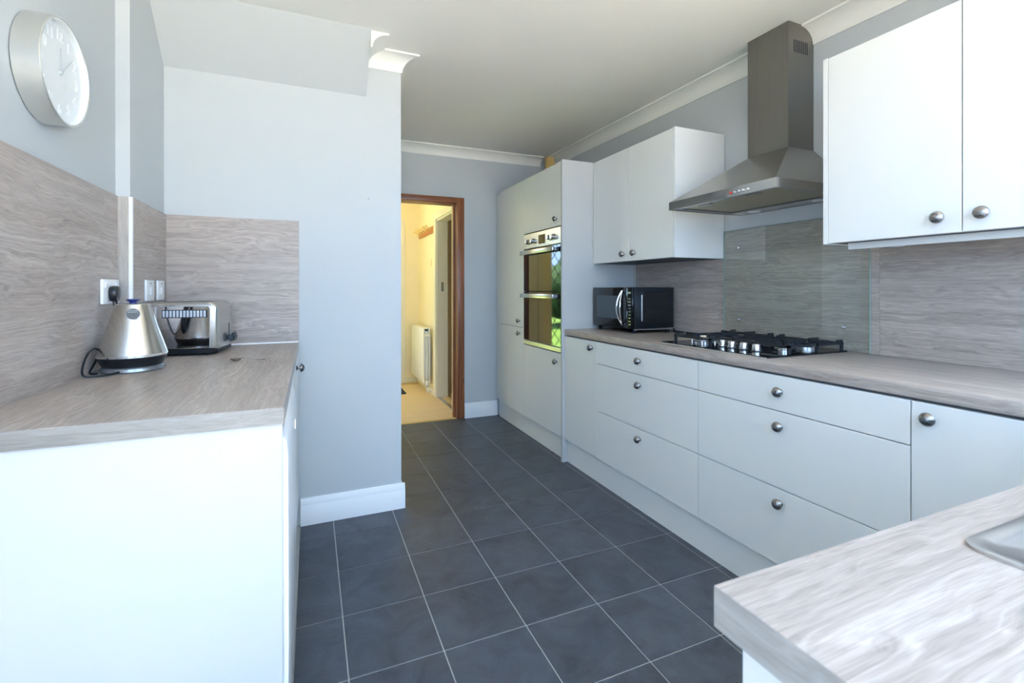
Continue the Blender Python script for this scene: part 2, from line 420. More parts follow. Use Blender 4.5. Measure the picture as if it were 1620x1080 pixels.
# wall behind the camera with a glazed door and a window
PX0, PX1, PZ = -0.62, 0.24, 2.20
WX0, WX1, WZ0, WZ1 = 0.42, 2.14, 1.02, 2.33
m = MB()
m.box(XL - T, PX0, YB - T, YB, 0, 0, top=ceil_z); m.box(PX1, WX0, YB - T, YB, 0, 0, top=ceil_z); m.box(WX1, XR, YB - T, YB, 0, 0, top=ceil_z)
m.box(PX0, PX1, YB - T, YB, PZ, 0, top=ceil_z); m.box(WX0, WX1, YB - T, YB, WZ1, 0, top=ceil_z); m.box(WX0, WX1, YB - T, YB, 0, WZ0)
struct('wall_near', m, M_paint, 'grey-blue window wall behind the sink')
def frame(m, x0, x1, z0, z1, t, y0, y1):
    m.box(x0, x0 + t, y0, y1, z0, z1); m.box(x1 - t, x1, y0, y1, z0, z1)
    m.box(x0 + t, x1 - t, y0, y1, z1 - t, z1); m.box(x0 + t, x1 - t, y0, y1, z0, z0 + t)
    return m
yf0, yf1 = YB - 0.10, YB - 0.04
o = struct('door_1', frame(MB(), PX0, PX1, 0, PZ, 0.06, yf0, yf1), M_gloss_white, 'white framed glazed garden door')
obj('pane', MB().box(PX0 + 0.06, PX1 - 0.06, YB - 0.075, YB - 0.069, 0.06, PZ - 0.06), M_pane, o)
obj('handle', MB().box(PX1 - 0.045, PX1 - 0.02, yf1, yf1 + 0.012, 0.95, 1.15, 0.004).box(PX1 - 0.14, PX1 - 0.025, yf1 + 0.035, yf1 + 0.05, 1.04, 1.06, 0.004).box(PX1 - 0.04, PX1 - 0.025, yf1, yf1 + 0.04, 1.04, 1.06), M_satin, o)
m = frame(MB(), WX0, WX1, WZ0, WZ1, 0.055, yf0, yf1); m.box(1.21, 1.27, yf0, yf1, WZ0 + 0.055, WZ1 - 0.055)
o = struct('window_1', m, M_gloss_white, 'white framed window above the sink')
obj('pane', MB().box(WX0 + 0.055, 1.21, YB - 0.075, YB - 0.069, WZ0 + 0.055, WZ1 - 0.055), M_pane, o)
obj('pane', MB().box(1.27, WX1 - 0.055, YB - 0.075, YB - 0.069, WZ0 + 0.055, WZ1 - 0.055), M_pane, o)
obj('sill', MB().box(WX0, WX1, yf1, YB + 0.02, WZ0, WZ0 + 0.02, 0.004), M_gloss_white, o)

def frame_y(m, y0, y1, z0, z1, t, x0, x1):
    m.box(x0, x1, y0, y0 + t, z0, z1); m.box(x0, x1, y1 - t, y1, z0, z1)
    m.box(x0, x1, y0 + t, y1 - t, z1 - t, z1); m.box(x0, x1, y0 + t, y1 - t, z0, z0 + t)
    return m
o = struct('added_side_window', frame_y(MB(), SY0, SY1, SZ0, SZ1, 0.05, XL - 0.10, XL - 0.04), M_gloss_white, 'added white side window, out of view, lighting the drawers')
obj('pane', MB().box(XL - 0.075, XL - 0.069, SY0 + 0.05, SY1 - 0.05, SZ0 + 0.05, SZ1 - 0.05), M_pane, o)
obj('sill', MB().box(XL - 0.04, XL + 0.02, SY0, SY1, SZ0, SZ0 + 0.02, 0.004), M_gloss_white, o)

# sloping boxed soffit on the chimney breast
sx1 = 0.270
m = MB().prism([(YPIL, 2.205), (YPIL, ceil_z(0, YPIL)), (2.316, ceil_z(0, 2.316))], XL2, sx1, 'x')
struct('trim_1', m, M_paint, 'grey-blue sloping boxed soffit above the chimney breast')

# coving
PR, DR = 0.085, 0.080
prof = [(0, 0), (0, DR), (0.006, DR)]
for k in range(1, 12):
    t = PI / 2 * k / 12
    prof.append((0.006 + (PR - 0.006) * (1 - math.cos(t)), DR - (DR - 0.009) * math.sin(t)))
prof += [(PR, 0.009), (PR, 0)]
def coving(name, p0, p1, out, m0, m1, label):
    p0, p1, out = Vector(p0), Vector(p1), Vector(out); d = (p1 - p0).normalized(); b = MB()
    def ring(p, mi):
        r = []
        for o_, dn in prof:
            q = p + out * o_ + d * (mi * o_); r.append(b.bm.verts.new((q.x, q.y, ceil_z(q.x, q.y) - dn)))
        return r
    A, B = ring(p0, m0), ring(p1, m1); n = len(A)
    for i in range(n): b.bm.faces.new((A[i], A[(i + 1) % n], B[(i + 1) % n], B[i]))
    b.bm.faces.new(A[::-1]); b.bm.faces.new(B)
    return struct(name, b, M_coving, label, 30)
coving('trim_2', (XR, YB), (XR, YFAR), (-1, 0), 1, -1, 'white coving along the right wall')
coving('trim_3', (XPIL, YFAR), (2.085, YFAR), (0, -1), 1, 0, 'white coving along the far wall')
coving('trim_4', (sx1, YPIL), (XPIL, YPIL), (0, -1), 1, 1, 'white coving on the chimney breast beside the soffit')
coving('trim_5', (XPIL, YPIL), (XPIL, YFAR), (1, 0), -1, -1, 'white coving along the side of the chimney breast')
coving('trim_6', (sx1, YPIL - 0.002), (sx1, 2.330), (1, 0), 0, 0, 'short white coving on the end of the soffit')

# skirting boards
def skirt_prof(h=0.133, t=0.018): return [(0, 0), (t, 0), (t, h - 0.040), (t * 0.85, h - 0.036), (t * 0.85, h - 0.030), (t * 0.6, h - 0.012), (t * 0.35, h), (0, h)]
m = MB().prism([(YPIL - a, b) for a, b in skirt_prof()], -0.05, XPIL + 0.018, 'x')
struct('baseboard_centre', m, M_gloss_white, 'white moulded skirting board on the chimney breast')
m = MB().prism([(XPIL + a, b) for a, b in skirt_prof()], YPIL - 0.0, YFAR, 'y')
struct('baseboard_centre_side', m, M_gloss_white, 'white skirting on the side of the chimney breast')
m = MB().prism([(YFAR - 0.010 - a, b) for a, b in skirt_prof(0.137)], 1.2985, 1.62, 'x')
struct('baseboard_far', m, M_gloss_white, 'white skirting between doorway and tall cupboard')

# timber door frame
yj0, yj1 = YFAR - 0.028, YFAR + 0.135
dr = MB(); dr.box(DX1 - 0.012, DX1 + 0.015, YFAR, yj1, 0, DZ + 0.015)
door = struct('door_2', dr, M_pine_z, 'dark stained timber door frame to the hall')
obj('jamb', MB().box(XPIL + 0.001, DX0 + 0.012, YFAR, yj1, 0, DZ + 0.015), M_pine_z, door)
obj('head', MB().box(DX0 + 0.012, DX1 - 0.012, YFAR, yj1, DZ - 0.012, DZ + 0.015), M_pine_x, door)
obj('architrave', MB().box(1.228, 1.297, yj0, YFAR - 0.0005, 0, 2.018, 0.006, 2), M_pine_z, door)
obj('architrave', MB().box(XPIL + 0.001, 1.228, yj0, YFAR - 0.0005, DZ - 0.010, 2.018, 0.006, 2), M_pine_x, door)
obj('door_stop', MB().box(1.214, 1.228, YFAR + 0.05, YFAR + 0.09, 0, DZ - 0.012), M_pine_z, door)
obj('threshold', MB().box(DX0, 1.228, YFAR - 0.004, YFAR + 0.03, -0.002, 0.006, 0.003), M_tan, door)

# ------------------------------------------------------------------ hall beyond
HY0, HY1, HX0, HX1, HZ = YFAR + 0.12, 5.94, -1.00, 1.272, 2.42
hf = struct('floor_hall', MB().box(HX0 - 0.1, 2.4, YFAR + 0.004, HY1 + 0.1, -0.10, -0.008), M_tan, 'light wood laminate floor in the hall')
for k in range(10):
    y0 = YFAR + 0.03 + k * 0.185
    sp = [(HX0, -0.45 + 0.21 * (k % 3)), (-0.45 + 0.21 * (k % 3), 0.75 + 0.15 * (k % 2)), (0.75 + 0.15 * (k % 2), HX1 + 0.12)]
    for a, b in sp:
        if y0 + 0.185 > HY1 + 0.01: continue
        obj('plank', MB().box(a + 0.0006, b - 0.0006, y0 + 0.0006, y0 + 0.1844, -0.008, 0.0, 0.0008), M_lam, hf)
struct('ceiling_hall', MB().box(HX0 - 0.1, 2.4, HY0 + 0.012, HY1 + 0.12, HZ, HZ + 0.1), M_ceil, 'white hall ceiling')
ODY0, ODY1, ODZ = 4.36, 5.02, 1.95
m = MB(); m.box(HX1, HX1 + 0.12, ODY1 + 0.0, HY1, 0, HZ); m.box(HX1, HX1 + 0.12, HY0 + 0.01, ODY0, 0, HZ); m.box(HX1, HX1 + 0.12, ODY0, ODY1, ODZ, HZ)
struct('wall_hall_right', m, M_cream, 'cream hall wall carrying radiator and coat rack')
# far hall wall with front door and leaded side window
GX0, GX1, GZ0, GZ1 = -0.86, 0.02, 0.20, 2.12
FX0, FX1, FZ = 0.14, 1.02, 2.02
m = MB(); m.box(FX1, HX1 + 0.12, HY1, HY1 + 0.12, 0, HZ); m.box(GX1, FX0, HY1, HY1 + 0.12, 0, HZ); m.box(HX0, GX0, HY1, HY1 + 0.12, 0, HZ)
m.box(FX0, FX1, HY1, HY1 + 0.12, FZ, HZ); m.box(GX0, GX1, HY1, HY1 + 0.12, GZ1, HZ); m.box(GX0, GX1, HY1, HY1 + 0.12, 0, GZ0)
struct('wall_hall_far', m, M_cream, 'cream end wall of the hall')
struct('wall_hall_left', MB().box(HX0 - 0.1, HX0, HY0 + 0.01, HY1 + 0.12, 0, HZ), M_cream, 'cream wall at the left of the hall')
struct('wall_hall_near', MB().box(HX0, XPIL - 0.001, YFAR + 0.131, YFAR + 0.16, 0, HZ), M_cream, 'cream hall side of the kitchen wall')
m = frame(MB(), FX0, FX1 + 0.07, 0, FZ + 0.05, 0.07, HY1 - 0.02, HY1 + 0.05)
o = struct('door_3', m, M_hallwhite, 'white framed front door at the end of the hall')
obj('leaf', MB().box(FX0 + 0.07, FX1, HY1 + 0.005, HY1 + 0.045, 0.071, FZ - 0.021), M_hallwhite, o)
for z0, z1 in ((0.25, 0.9), (1.05, 1.85)):
    for x in (FX0 + 0.15, FX0 + 0.53): obj('panel', MB().box(x, x + 0.28, HY1 - 0.004, HY1 + 0.006, z0, z1, 0.006), M_hallwhite, o)
m = frame(MB(), GX0, GX1, GZ0, GZ1, 0.05, HY1 + 0.03, HY1 + 0.09)
o = struct('window_2', m, M_hallwhite, 'leaded diamond window in the hall')
obj('pane', MB().box(GX0 + 0.05, GX1 - 0.05, HY1 + 0.057, HY1 + 0.061, GZ0 + 0.05, GZ1 - 0.05), M_pane, o)
lead = MB(); ax0, ax1, az0, az1 = GX0 + 0.05, GX1 - 0.05, GZ0 + 0.05, GZ1 - 0.05
sl = 1.45
for k in range(-14, 30):
    for sgn in (1, -1):
        c = az0 + k * 0.19 + (0 if sgn > 0 else 0.0)
        pts = []
        for xx in [ax0 + (ax1 - ax0) * q / 60 for q in range(61)]:
            zz = c + sgn * sl * (xx - ax0)
            if az0 <= zz <= az1: pts.append((xx, HY1 + 0.055, zz))
        if len(pts) > 2: lead.tube([pts[0], pts[-1]], 0.005, 6)
obj('lead_lattice', lead, M_lead, o)
m = MB().box(FX1 + 0.071, HX1, HY1 - 0.014, HY1, 0, 0.065)
struct('baseboard_hall_far', m, M_hallwhite, 'low cream skirting at the end of the hall')
struct('baseboard_hall_right', MB().box(HX1 - 0.014, HX1, ODY1 + 0.075, HY1 - 0.014, 0, 0.065), M_hallwhite, 'low cream skirting under the radiator')
# white door lining in the hall wall and the small room behind it
o = struct('door_4', MB().box(HX1 - 0.018, HX1, ODY1 - 0.006, ODY1 + 0.075, 0, ODZ + 0.07, 0.005), M_hallwhite, 'white painted door frame on the right of the hall')
obj('architrave', MB().box(HX1 - 0.018, HX1, ODY0 - 0.075, ODY0 + 0.006, 0, ODZ + 0.07, 0.005), M_hallwhite, o)
obj('architrave', MB().box(HX1 - 0.018, HX1, ODY0 + 0.006, ODY1 - 0.006, ODZ - 0.006, ODZ + 0.07, 0.005), M_hallwhite, o)
obj('lining', MB().box(HX1, HX1 + 0.12, ODY1 - 0.022, ODY1 - 0.0005, 0, ODZ - 0.0005), M_hallwhite, o)
obj('lining', MB().box(HX1, HX1 + 0.12, ODY0 + 0.0005, ODY0 + 0.022, 0, ODZ - 0.0005), M_hallwhite, o)
obj('lining', MB().box(HX1, HX1 + 0.12, ODY0 + 0.022, ODY1 - 0.022, ODZ - 0.022, ODZ - 0.0005), M_hallwhite, o)
obj('strike_plate', MB().box(HX1 + 0.045, HX1 + 0.075, ODY1 - 0.024, ODY1 - 0.0215, 1.16, 1.26), M_satin, o)
obj('threshold', MB().box(HX1 + 0.002, HX1 + 0.04, ODY0 + 0.022, ODY1 - 0.022, -0.004, 0.008, 0.003), M_satin, o)
m = MB(); m.box(2.3, 2.4, HY0 + 0.01, HY1, 0, HZ); m.box(HX1 + 0.12, 2.3, 5.35, 5.45, 0, HZ); 
struct('wall_cloakroom', m, M_beige, 'beige wall of the small room off the hall')
struct('floor_cloakroom', MB().box(HX1 + 0.12, 2.3, HY0 + 0.012, 5.35, -0.008, 0.001), M_beige, 'beige floor of the small room off the hall')

# radiator
r = thing('radiator', (1.21, 5.53, 0.11), 'white double panel radiator low on the cream hall wall', 'radiator')
ry0, ry1, rz0, rz1 = 5.20, 5.88, 0.125, 0.745
obj('front_panel', MB().box(1.165, 1.180, ry0, ry1, rz0, rz1, 0.005, 2), M_gloss_white, r)
obj('rear_panel', MB().box(1.228, 1.243, ry0, ry1, rz0, rz1, 0.005, 2), M_gloss_white, r)
fm = MB()
for k in range(22):
    y = ry0 + 0.03 + k * 0.029; fm.box(1.180, 1.228, y, y + 0.002, rz0 + 0.06, rz1 - 0.04)
obj('fins', fm, M_gloss_white, r)
obj('top_grille', MB().box(1.181, 1.227, ry0 + 0.02, ry1, rz1 - 0.012, rz1 - 0.004), M_hallwhite, r)
obj('connector', MB().tube([(1.17, ry0 + 0.004, 0.66), (1.24, ry0 + 0.004, 0.66)], 0.014), M_gloss_white, r)
obj('pipe', MB().tube([(1.204, ry0 + 0.002, 0.70), (1.204, ry0 + 0.002, 0.16)], 0.009), M_gloss_white, r)
v = obj('valve', MB().lathe([(0.012, 0), (0.02, 0.01), (0.02, 0.045), (0.012, 0.055)], (1.204, ry0 - 0.012, 0.10)), M_gloss_white, r)
obj('collar', MB().lathe([(0.014, 0), (0.014, 0.025)], (1.204, ry0 - 0.012, 0.078)), M_satin, v)
obj('tail_pipe', MB().tube([(1.204, ry0 - 0.012, 0.09), (1.204, ry0 - 0.012, 0.035), (1.262, ry0 - 0.012, 0.035)], 0.008), M_gloss_white, r)
for y in (ry0 + 0.1, ry1 - 0.14): obj('bracket', MB().box(1.243, 1.2715, y, y + 0.04, 0.2, 0.66), M_gloss_white, r)
# coat rack
r = thing('coat_rack', (1.262, 5.48, 1.81), 'orange pine peg rack with pale pegs on the hall wall', 'coat rack')
obj('board', MB().box(1.254, 1.2715, 5.10, 5.86, 1.815, 1.892, 0.004), M_rack, r)
for k in range(6):
    y = 5.17 + k * 0.125
    obj('peg', MB().lathe([(0.009, 0), (0.007, 0.05), (0.009, 0.066), (0.015, 0.074), (0.014, 0.086), (0, 0.09)], (1.254, y, 1.853), (-0.86, 0, 0.5), 12), M_peg, r)
s_ = tag(obj('switch_plate', MB().box(1.262, 1.2715, 5.235, 5.32, 1.44, 1.525, 0.003), M_cream), 'small cream switch plate on hall wall under coat rack', 'switch')
obj('rocker', MB().box(1.259, 1.263, 5.266, 5.289, 1.462, 1.502, 0.002), M_hallwhite, s_)
tag(obj('door_mat', MB().box(0.40, 0.995, 5.30, 5.86, 0.0005, 0.012, 0.004), M_mat), 'dark grey door mat on the laminate hall floor', 'mat')
# hall pendant
r = thing('ceiling_lamp', (0.45, 5.15, 2.10), 'small round ceiling lamp in the hall beyond the doorway', 'lamp')
obj('rose', MB().lathe([(0.05, 0), (0.05, 0.015), (0.02, 0.03)], (0.45, 5.15, HZ - 0.03), n=24), M_white_pl, r)
obj('cord', MB().tube([(0.45, 5.15, 2.26), (0.45, 5.15, HZ - 0.02)], 0.003), M_white_pl, r)
sp = [(0.07 * math.sin(PI * k / 12), -0.07 * math.cos(PI * k / 12)) for k in range(13)]
obj('globe', MB().lathe(sp, (0.45, 5.15, 2.19), n=24), M_bulb, r)
ld = bpy.data.lights.new('hall_lamp_light', 'POINT'); ld.energy = 5.5; ld.color = (1, 0.80, 0.50); ld.shadow_soft_size = 0.08
lo = bpy.data.objects.new('hall_lamp_light', ld); C.objects.link(lo); lo.location = (0.45, 5.15, 2.06)

# ------------------------------------------------------------------ outside
o = struct('ground', MB().box(XL - T - 0.001, 16, -16, YB - T - 0.001, -0.22, -0.12), M_patio, 'pale stone terrace outside the garden door')
struct('ground_side', MB().box(-14, XL - T - 0.001, -16, HY1, -0.22, -0.12), M_gravel, 'added grey gravel outside the side window, dulling its bounce light')  # unseen ground, kept dull to cut bounce light on the wall cupboards
o = struct('ground_front', MB().box(-14, 16, HY1 + 0.121, 26, -0.22, -0.12), M_lawn, 'green front lawn outside the hall')
m = MB()
for k in range(90):
    a = random.uniform(-9, 9); zz = random.uniform(0.2, 2.6); rr = random.uniform(0.45, 0.8)
    bmesh.ops.create_icosphere(m.bm, subdivisions=2, radius=rr, matrix=Matrix.Translation((a, 15 + random.uniform(-0.5, 0.5), zz)))
for v in m.bm.verts: v.co += Vector((random.uniform(-.06, .06), random.uniform(-.06, .06), random.uniform(-.06, .06)))
tag(obj('hedge', m, M_leaf), 'tall dark green hedge across the front lawn', 'hedge')

# ------------------------------------------------------------------ shared knob
KNOB = None
def knob_prof():
    p = [(0.0105, 0), (0.0115, 0.002), (0.0065, 0.005), (0.0060, 0.013), (0.0115, 0.0155), (0.0185, 0.0175)]
    R, z0, hgt = 0.0190, 0.0175, 0.0165
    n = 7
    for k in range(n):
        a0 = PI / 2 * k / n; a1 = PI / 2 * (k + 0.55) / n; a2 = PI / 2 * (k + 0.9) / n
        for a, inset in ((a0, 0), (a1, 0.0003), (a2, -0.0008)):
            p.append((max(R * math.cos(a) + inset, 0.0008), z0 + hgt * math.sin(a)))
    p.append((0, z0 + hgt + 0.0005)); return p
def knob(loc, parent, d='-x'):
    """ridged dome knob; loc is where its base meets the door"""
    global KNOB
    if KNOB is None:
        b = MB().lathe(knob_prof(), (0, 0, 0), (-1, 0, 0), 28)
        me = bpy.data.meshes.new('knob'); bmesh.ops.recalc_face_normals(b.bm, faces=b.bm.faces[:]); b.bm.to_mesh(me); b.bm.free()
        me.materials.append(M_pewter)
        for p in me.polygons: p.use_smooth = True
        me.set_sharp_from_angle(angle=math.radians(60)); KNOB = me
    o = bpy.data.objects.new('knob', KNOB); C.objects.link(o); o.parent = parent
    o.location = Vector(loc) - world_loc(parent)
    o.rotation_euler = (0, 0, {'-x': 0, '+x': PI, '+y': -PI / 2}[d]); o['label'] = 'ridged pewter knob'
    return o
KX = 0.0          # knob offset

# ------------------------------------------------------------------ right-hand base run
XF = 1.604; ZP, ZT = 0.158, 0.865; DT = 0.019; GP = 0.0018
def front(name, x0, y0, y1, z0, z1, parent, mat=M_cab):
    return obj(name, MB().box(x0, x0 + DT, y0 + GP, y1 - GP, z0 + GP, z1 - GP, 0.0012), mat, parent)
def carcass(parent, x0, x1, y0, y1, z0, z1):
    return obj('body', MB().box(x0, x1, y0, y1, z0, z1), M_carc, parent)
def drawer_unit(y0, y1, ky, label):
    u = thing('drawer_unit', (1.9, (y0 + y1) / 2, ZP), label, 'drawer unit', 'grey drawer units under the right worktop')
    carcass(u, XF + DT + 0.002, 2.18, y0 + 0.001, y1 - 0.001, ZP, 0.868)
    for z0, z1, kz in ((ZP, 0.4446, 0.392), (0.4446, 0.732, 0.677), (0.732, ZT, 0.805)):
        d = front('drawer_front', XF, y0, y1, z0, z1, u); knob((XF, ky, kz), d)
    return u
Y0, Y1, Y2, Y3 = 2.8188, 2.4112, 1.6057, 0.7988
u = thing('base_cupboard', (1.9, (Y0 + Y1) / 2, ZP), 'narrow pale grey base cupboard beside the tall oven housing', 'cupboard', 'grey base cupboards on the right')
carcass(u, XF + DT + 0.002, 2.18, Y1 + 0.001, Y0 - 0.022, ZP, 0.868)
d = front('door', XF, Y1, Y0 - 0.018, ZP, ZT, u); knob((XF, 2.462, 0.823), d)
drawer_unit(Y2, Y1, 2.008, 'three-drawer grey unit below the microwave beside the narrow cupboard')
drawer_unit(Y3, Y2, 1.206, 'wide three-drawer grey unit directly below the gas hob')
u = thing('base_cupboard', (1.9, 0.57, ZP), 'pale grey base cupboard at the right edge behind the sink worktop', 'cupboard', 'grey base cupboards on the right')
carcass(u, XF + DT + 0.002, 2.18, 0.36, Y3 - 0.001, ZP, 0.868)
d = front('door', XF, 0.36, Y3, ZP, ZT, u); knob((XF, 0.751, 0.822), d)
tag(obj('plinth_board', MB().box(1.627, 1.645, 0.30, 2.798, 0.0, 0.155), M_cab), 'long grey plinth board under the right base units', 'plinth')
tag(obj('plinth_board', MB().box(1.627, 1.645, 2.8195, 4.06, 0.0, 0.155), M_cab), 'grey plinth board under the tall oven housing', 'plinth')
# worktop on the right
wt = MB(); wt.box(1.602, 2.1995, YB + 0.002, 2.7990, 0.872, 0.910, 0.004, 2)
tag(obj('worktop', wt, M_wood_y), 'grey oak laminate worktop carrying microwave and gas hob', 'worktop')

# ------------------------------------------------------------------ tall oven housing
XT = 1.594; ZTT = 2.0697; YS, YE = 3.4385, 3.979
t = thing('larder_cupboard', (1.9, (YS + YE) / 2, ZP), 'tall pale grey two-door larder cupboard next to the doorway wall', 'cupboard')
carcass(t, XT + DT + 0.002, 2.18, YS + 0.001, YE - 0.001, ZP, ZTT - 0.001)
d = front('door', XT, YS, YE, 0.8726, ZTT, t); knob((XT, 3.525, 0.924), d)
d = front('door', XT, YS, YE, ZP, 0.8726, t); knob((XT, 3.525, 0.820), d)
obj('filler_strip', MB().box(XT + 0.03, XT + 0.048, YE, 4.106, ZP, ZTT - 0.002), M_cab, t)
t = thing('oven_housing', (1.9, 3.13, ZP), 'tall pale grey housing cabinet around the built-in double oven', 'cupboard')
OY0, OY1, OZ0, OZ1 = 2.826, YS, 0.7423, 1.6229
bm_ = MB(); bm_.box(XT + DT + 0.002, 2.18, Y0 + 0.001, YS - 0.001, 1.628, ZTT - 0.001); bm_.box(XT + DT + 0.002, 2.18, Y0 + 0.001, YS - 0.001, ZP, 0.738); bm_.box(2.13, 2.18, Y0 + 0.001, YS - 0.001, 0.738, 1.628)
obj('body', bm_, M_carc, t)
d = front('door', XT, Y0, YS, 1.6259, ZTT, t); knob((XT, 2.897, 1.678), d)
d = front('door', XT, Y0, YS, ZP, 0.7393, t); knob((XT, 2.898, 0.675), d)
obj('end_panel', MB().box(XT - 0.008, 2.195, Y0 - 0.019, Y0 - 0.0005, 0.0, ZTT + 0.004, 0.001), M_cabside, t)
# oven
ov = thing('double_oven', (1.85, 3.13, OZ0), 'stainless steel and black glass built-in double oven', 'oven')
ox = XT - 0.004
obj('body', MB().box(ox + 0.028, 2.10, OY0 + 0.010, OY1 - 0.010, 0.75, 1.617), M_black, ov)
cp = obj('control_panel', MB().box(ox, ox + 0.026, OY0, OY1 - 0.003, 1.503, OZ1 - 0.003, 0.003), M_steel, ov)
obj('display', MB().box(ox - 0.002, ox + 0.001, 3.06, 3.165, 1.525, 1.592), M_blackgl, cp)
for y in (2.925, 2.985, 3.255, 3.345):
    obj('dial', MB().lathe([(0.022, 0), (0.022, 0.006), (0.018, 0.007), (0.016, 0.028), (0, 0.029)], (ox, y, 1.556), (-1, 0, 0), 24), M_satin, cp)
def oven_door(z0, z1):
    d = obj('oven_door', MB().box(ox, ox + 0.025, OY0, OY1 - 0.003, z0, z1, 0.003), M_ovengl, ov)
    hz = z1 - 0.030
    h = obj('handle', MB().box(ox - 0.045, ox - 0.026, OY0 + 0.04, OY1 - 0.02, hz - 0.016, hz + 0.016, 0.004, 2), M_satin, d)
    for y in (OY0 + 0.08, OY1 - 0.08): obj('handle_post', MB().box(ox - 0.03, ox + 0.001, y, y + 0.02, hz - 0.010, hz + 0.010), M_satin, d)
    return d
oven_door(1.168, 1.499); oven_door(0.782, 1.164)
obj('bottom_trim', MB().box(ox, ox + 0.026, OY0, OY1 - 0.003, OZ0 + 0.003, 0.778, 0.003), M_steel, ov)
# tan post above the tall units
tag(obj('timber_post', MB().box(2.09, 2.165, 3.97, 4.03, ZTT, 2.455, 0.006), M_tan), 'short tan timber post between tall cupboard and ceiling corner', 'post')

# ------------------------------------------------------------------ wall cupboards
XU, ZU0, ZU1 = 1.8318, 1.3589, 2.0704
u = thing('wall_cupboard', (2.0, 2.39, ZU0), 'two-door grey wall cupboard above the microwave', 'wall cupboard', 'grey wall cupboards on the right')
carcass(u, XU + DT + 0.002, 2.195, 2.0141, 2.7941, ZU0 + 0.002, ZU1 - 0.001)
d = front('door', XU, 2.3972, 2.7961, ZU0, ZU1, u); knob((XU, 2.449, 1.407), d)
d = front('door', XU, 2.0131, 2.3972, ZU0, ZU1, u); knob((XU, 2.342, 1.408), d)
obj('end_panel', MB().box(XU, 2.195, 1.9951, 2.0131, ZU0, ZU1 + 0.002, 0.001), M_cab, u)
u = thing('wall_cupboard', (2.0, 0.78, ZU0), 'large two-door grey wall cupboard at top right corner', 'wall cupboard', 'grey wall cupboards on the right')
carcass(u, XU + DT + 0.002, 2.195, 0.36, 1.180, ZU0 + 0.002, ZU1 - 0.001)
d = front('door', XU, 0.7800, 1.1804, ZU0, ZU1, u); knob((XU, 0.834, 1.411), d)
d = front('door', XU, 0.3800, 0.7800, ZU0, ZU1, u); knob((XU, 0.729, 1.411), d)
obj('end_panel', MB().box(XU, 2.195, 1.1804, 1.1984, ZU0 - 0.001, ZU1 + 0.001, 0.001), M_cab, u)
obj('pelmet', MB().box(1.895, 1.913, 0.37, 1.145, 1.337, ZU0 + 0.001), M_cab, u)
l = tag(obj('cabinet_light', MB().lathe([(0.034, 0.0), (0.034, 0.016), (0.030, 0.018)], (1.955, 1.02, 1.3415), (0, 0, 1), 24), M_satin), 'small round under-cabinet light below the top right cupboard', 'light')
obj('lens', MB().lathe([(0.026, 0), (0.026, 0.002)], (1.955, 1.02, 1.3396), (0, 0, 1), 24), M_white_pl, l)

# ------------------------------------------------------------------ splashbacks on the right wall
tag(obj('splashback', MB().box(2.190, 2.1995, 1.9965, 2.7985, 0.9105, 1.3585), M_wood_y), 'grey oak splashback panel behind the microwave', 'splashback')
tag(obj('splashback', MB().box(2.190, 2.1995, 1.1995, 1.9955, 0.9105, 1.5155), M_wood_y), 'taller grey oak splashback panel under the extractor hood', 'splashback')
tag(obj('splashback', MB().box(2.190, 2.1995, YB + 0.002, 1.1985, 0.9105, 1.3585), M_wood_y), 'grey oak splashback panel at the right edge below the corner cupboard', 'splashback')
obj_trim = tag(obj('edge_strip', MB().box(2.180, 2.190, 2.786, 2.7988, 0.9105, 1.3580), M_alu), 'thin pale vertical strip where splashback meets tall oven housing', 'trim')
gs = tag(obj('glass_splashback', MB().box(2.1795, 2.1855, 1.232, 1.987, 0.9110, 1.512), M_splashgl), 'clear glass splash panel screwed to the wall behind the hob', 'glass panel')
obj('edge', MB().box(2.1795, 2.1855, 1.9865, 1.9885, 0.9110, 1.513).box(2.1795, 2.1855, 1.2305, 1.2325, 0.9110, 1.513).box(2.1795, 2.1855, 1.2305, 1.9885, 1.5115, 1.5135), M_glassedge, gs)
for y, z in ((1.881, 1.412), (1.883, 1.018), (1.333, 1.017), (1.333, 1.412)):
    obj('screw', MB().lathe([(0.0088, 0), (0.0088, 0.004), (0.006, 0.0085), (0, 0.009)], (2.1793, y, z), (-1, 0, 0), 16), M_chrome, gs)

# ------------------------------------------------------------------ extractor hood
h = thing('extractor_hood', (1.95, 1.59, 1.5885), 'stainless steel chimney extractor hood over the hob', 'extractor hood')
hx, hy0, hy1, hz0, hz1 = 1.6952, 1.2923, 1.8891, 1.5885, 1.6284
cx0, cy0, cy1, cz0 = 2.0259, 1.4826, 1.6988, 1.8394
cb = MB(); V = cb.bm.verts.new
lo_ = [V((hx, hy0, hz1)), V((2.198, hy0, hz1)), V((2.198, hy1, hz1)), V((hx, hy1, hz1))]
hi_ = [V((cx0, cy0, cz0)), V((2.198, cy0, cz0)), V((2.198, cy1, cz0)), V((cx0, cy1, cz0))]
for i in range(4): cb.bm.faces.new((lo_[i], lo_[(i + 1) % 4], hi_[(i + 1) % 4], hi_[i]))
cb.bm.faces.new(hi_); cb.bm.faces.new(lo_[::-1])
can = obj('canopy', cb, M_steel_y, h, smooth=0)
lip = MB(); lw = 0.016
lip.box(hx, hx + 0.003, hy0, hy1, hz0, hz1 - 0.0003); lip.box(2.195, 2.198, hy0 + 0.0, hy1, hz0, hz1 - 0.0003)
lip.box(hx + 0.003, 2.195, hy0, hy0 + 0.003, hz0, hz1 - 0.0003); lip.box(hx + 0.003, 2.195, hy1 - 0.003, hy1, hz0, hz1 - 0.0003)
lp = obj('lip', lip, M_steel_lip, h, smooth=0)
und = MB(); und.box(hx + 0.003, hx + 0.05, hy0 + 0.003, hy1 - 0.003, hz0 + 0.004, hz0 + 0.008)
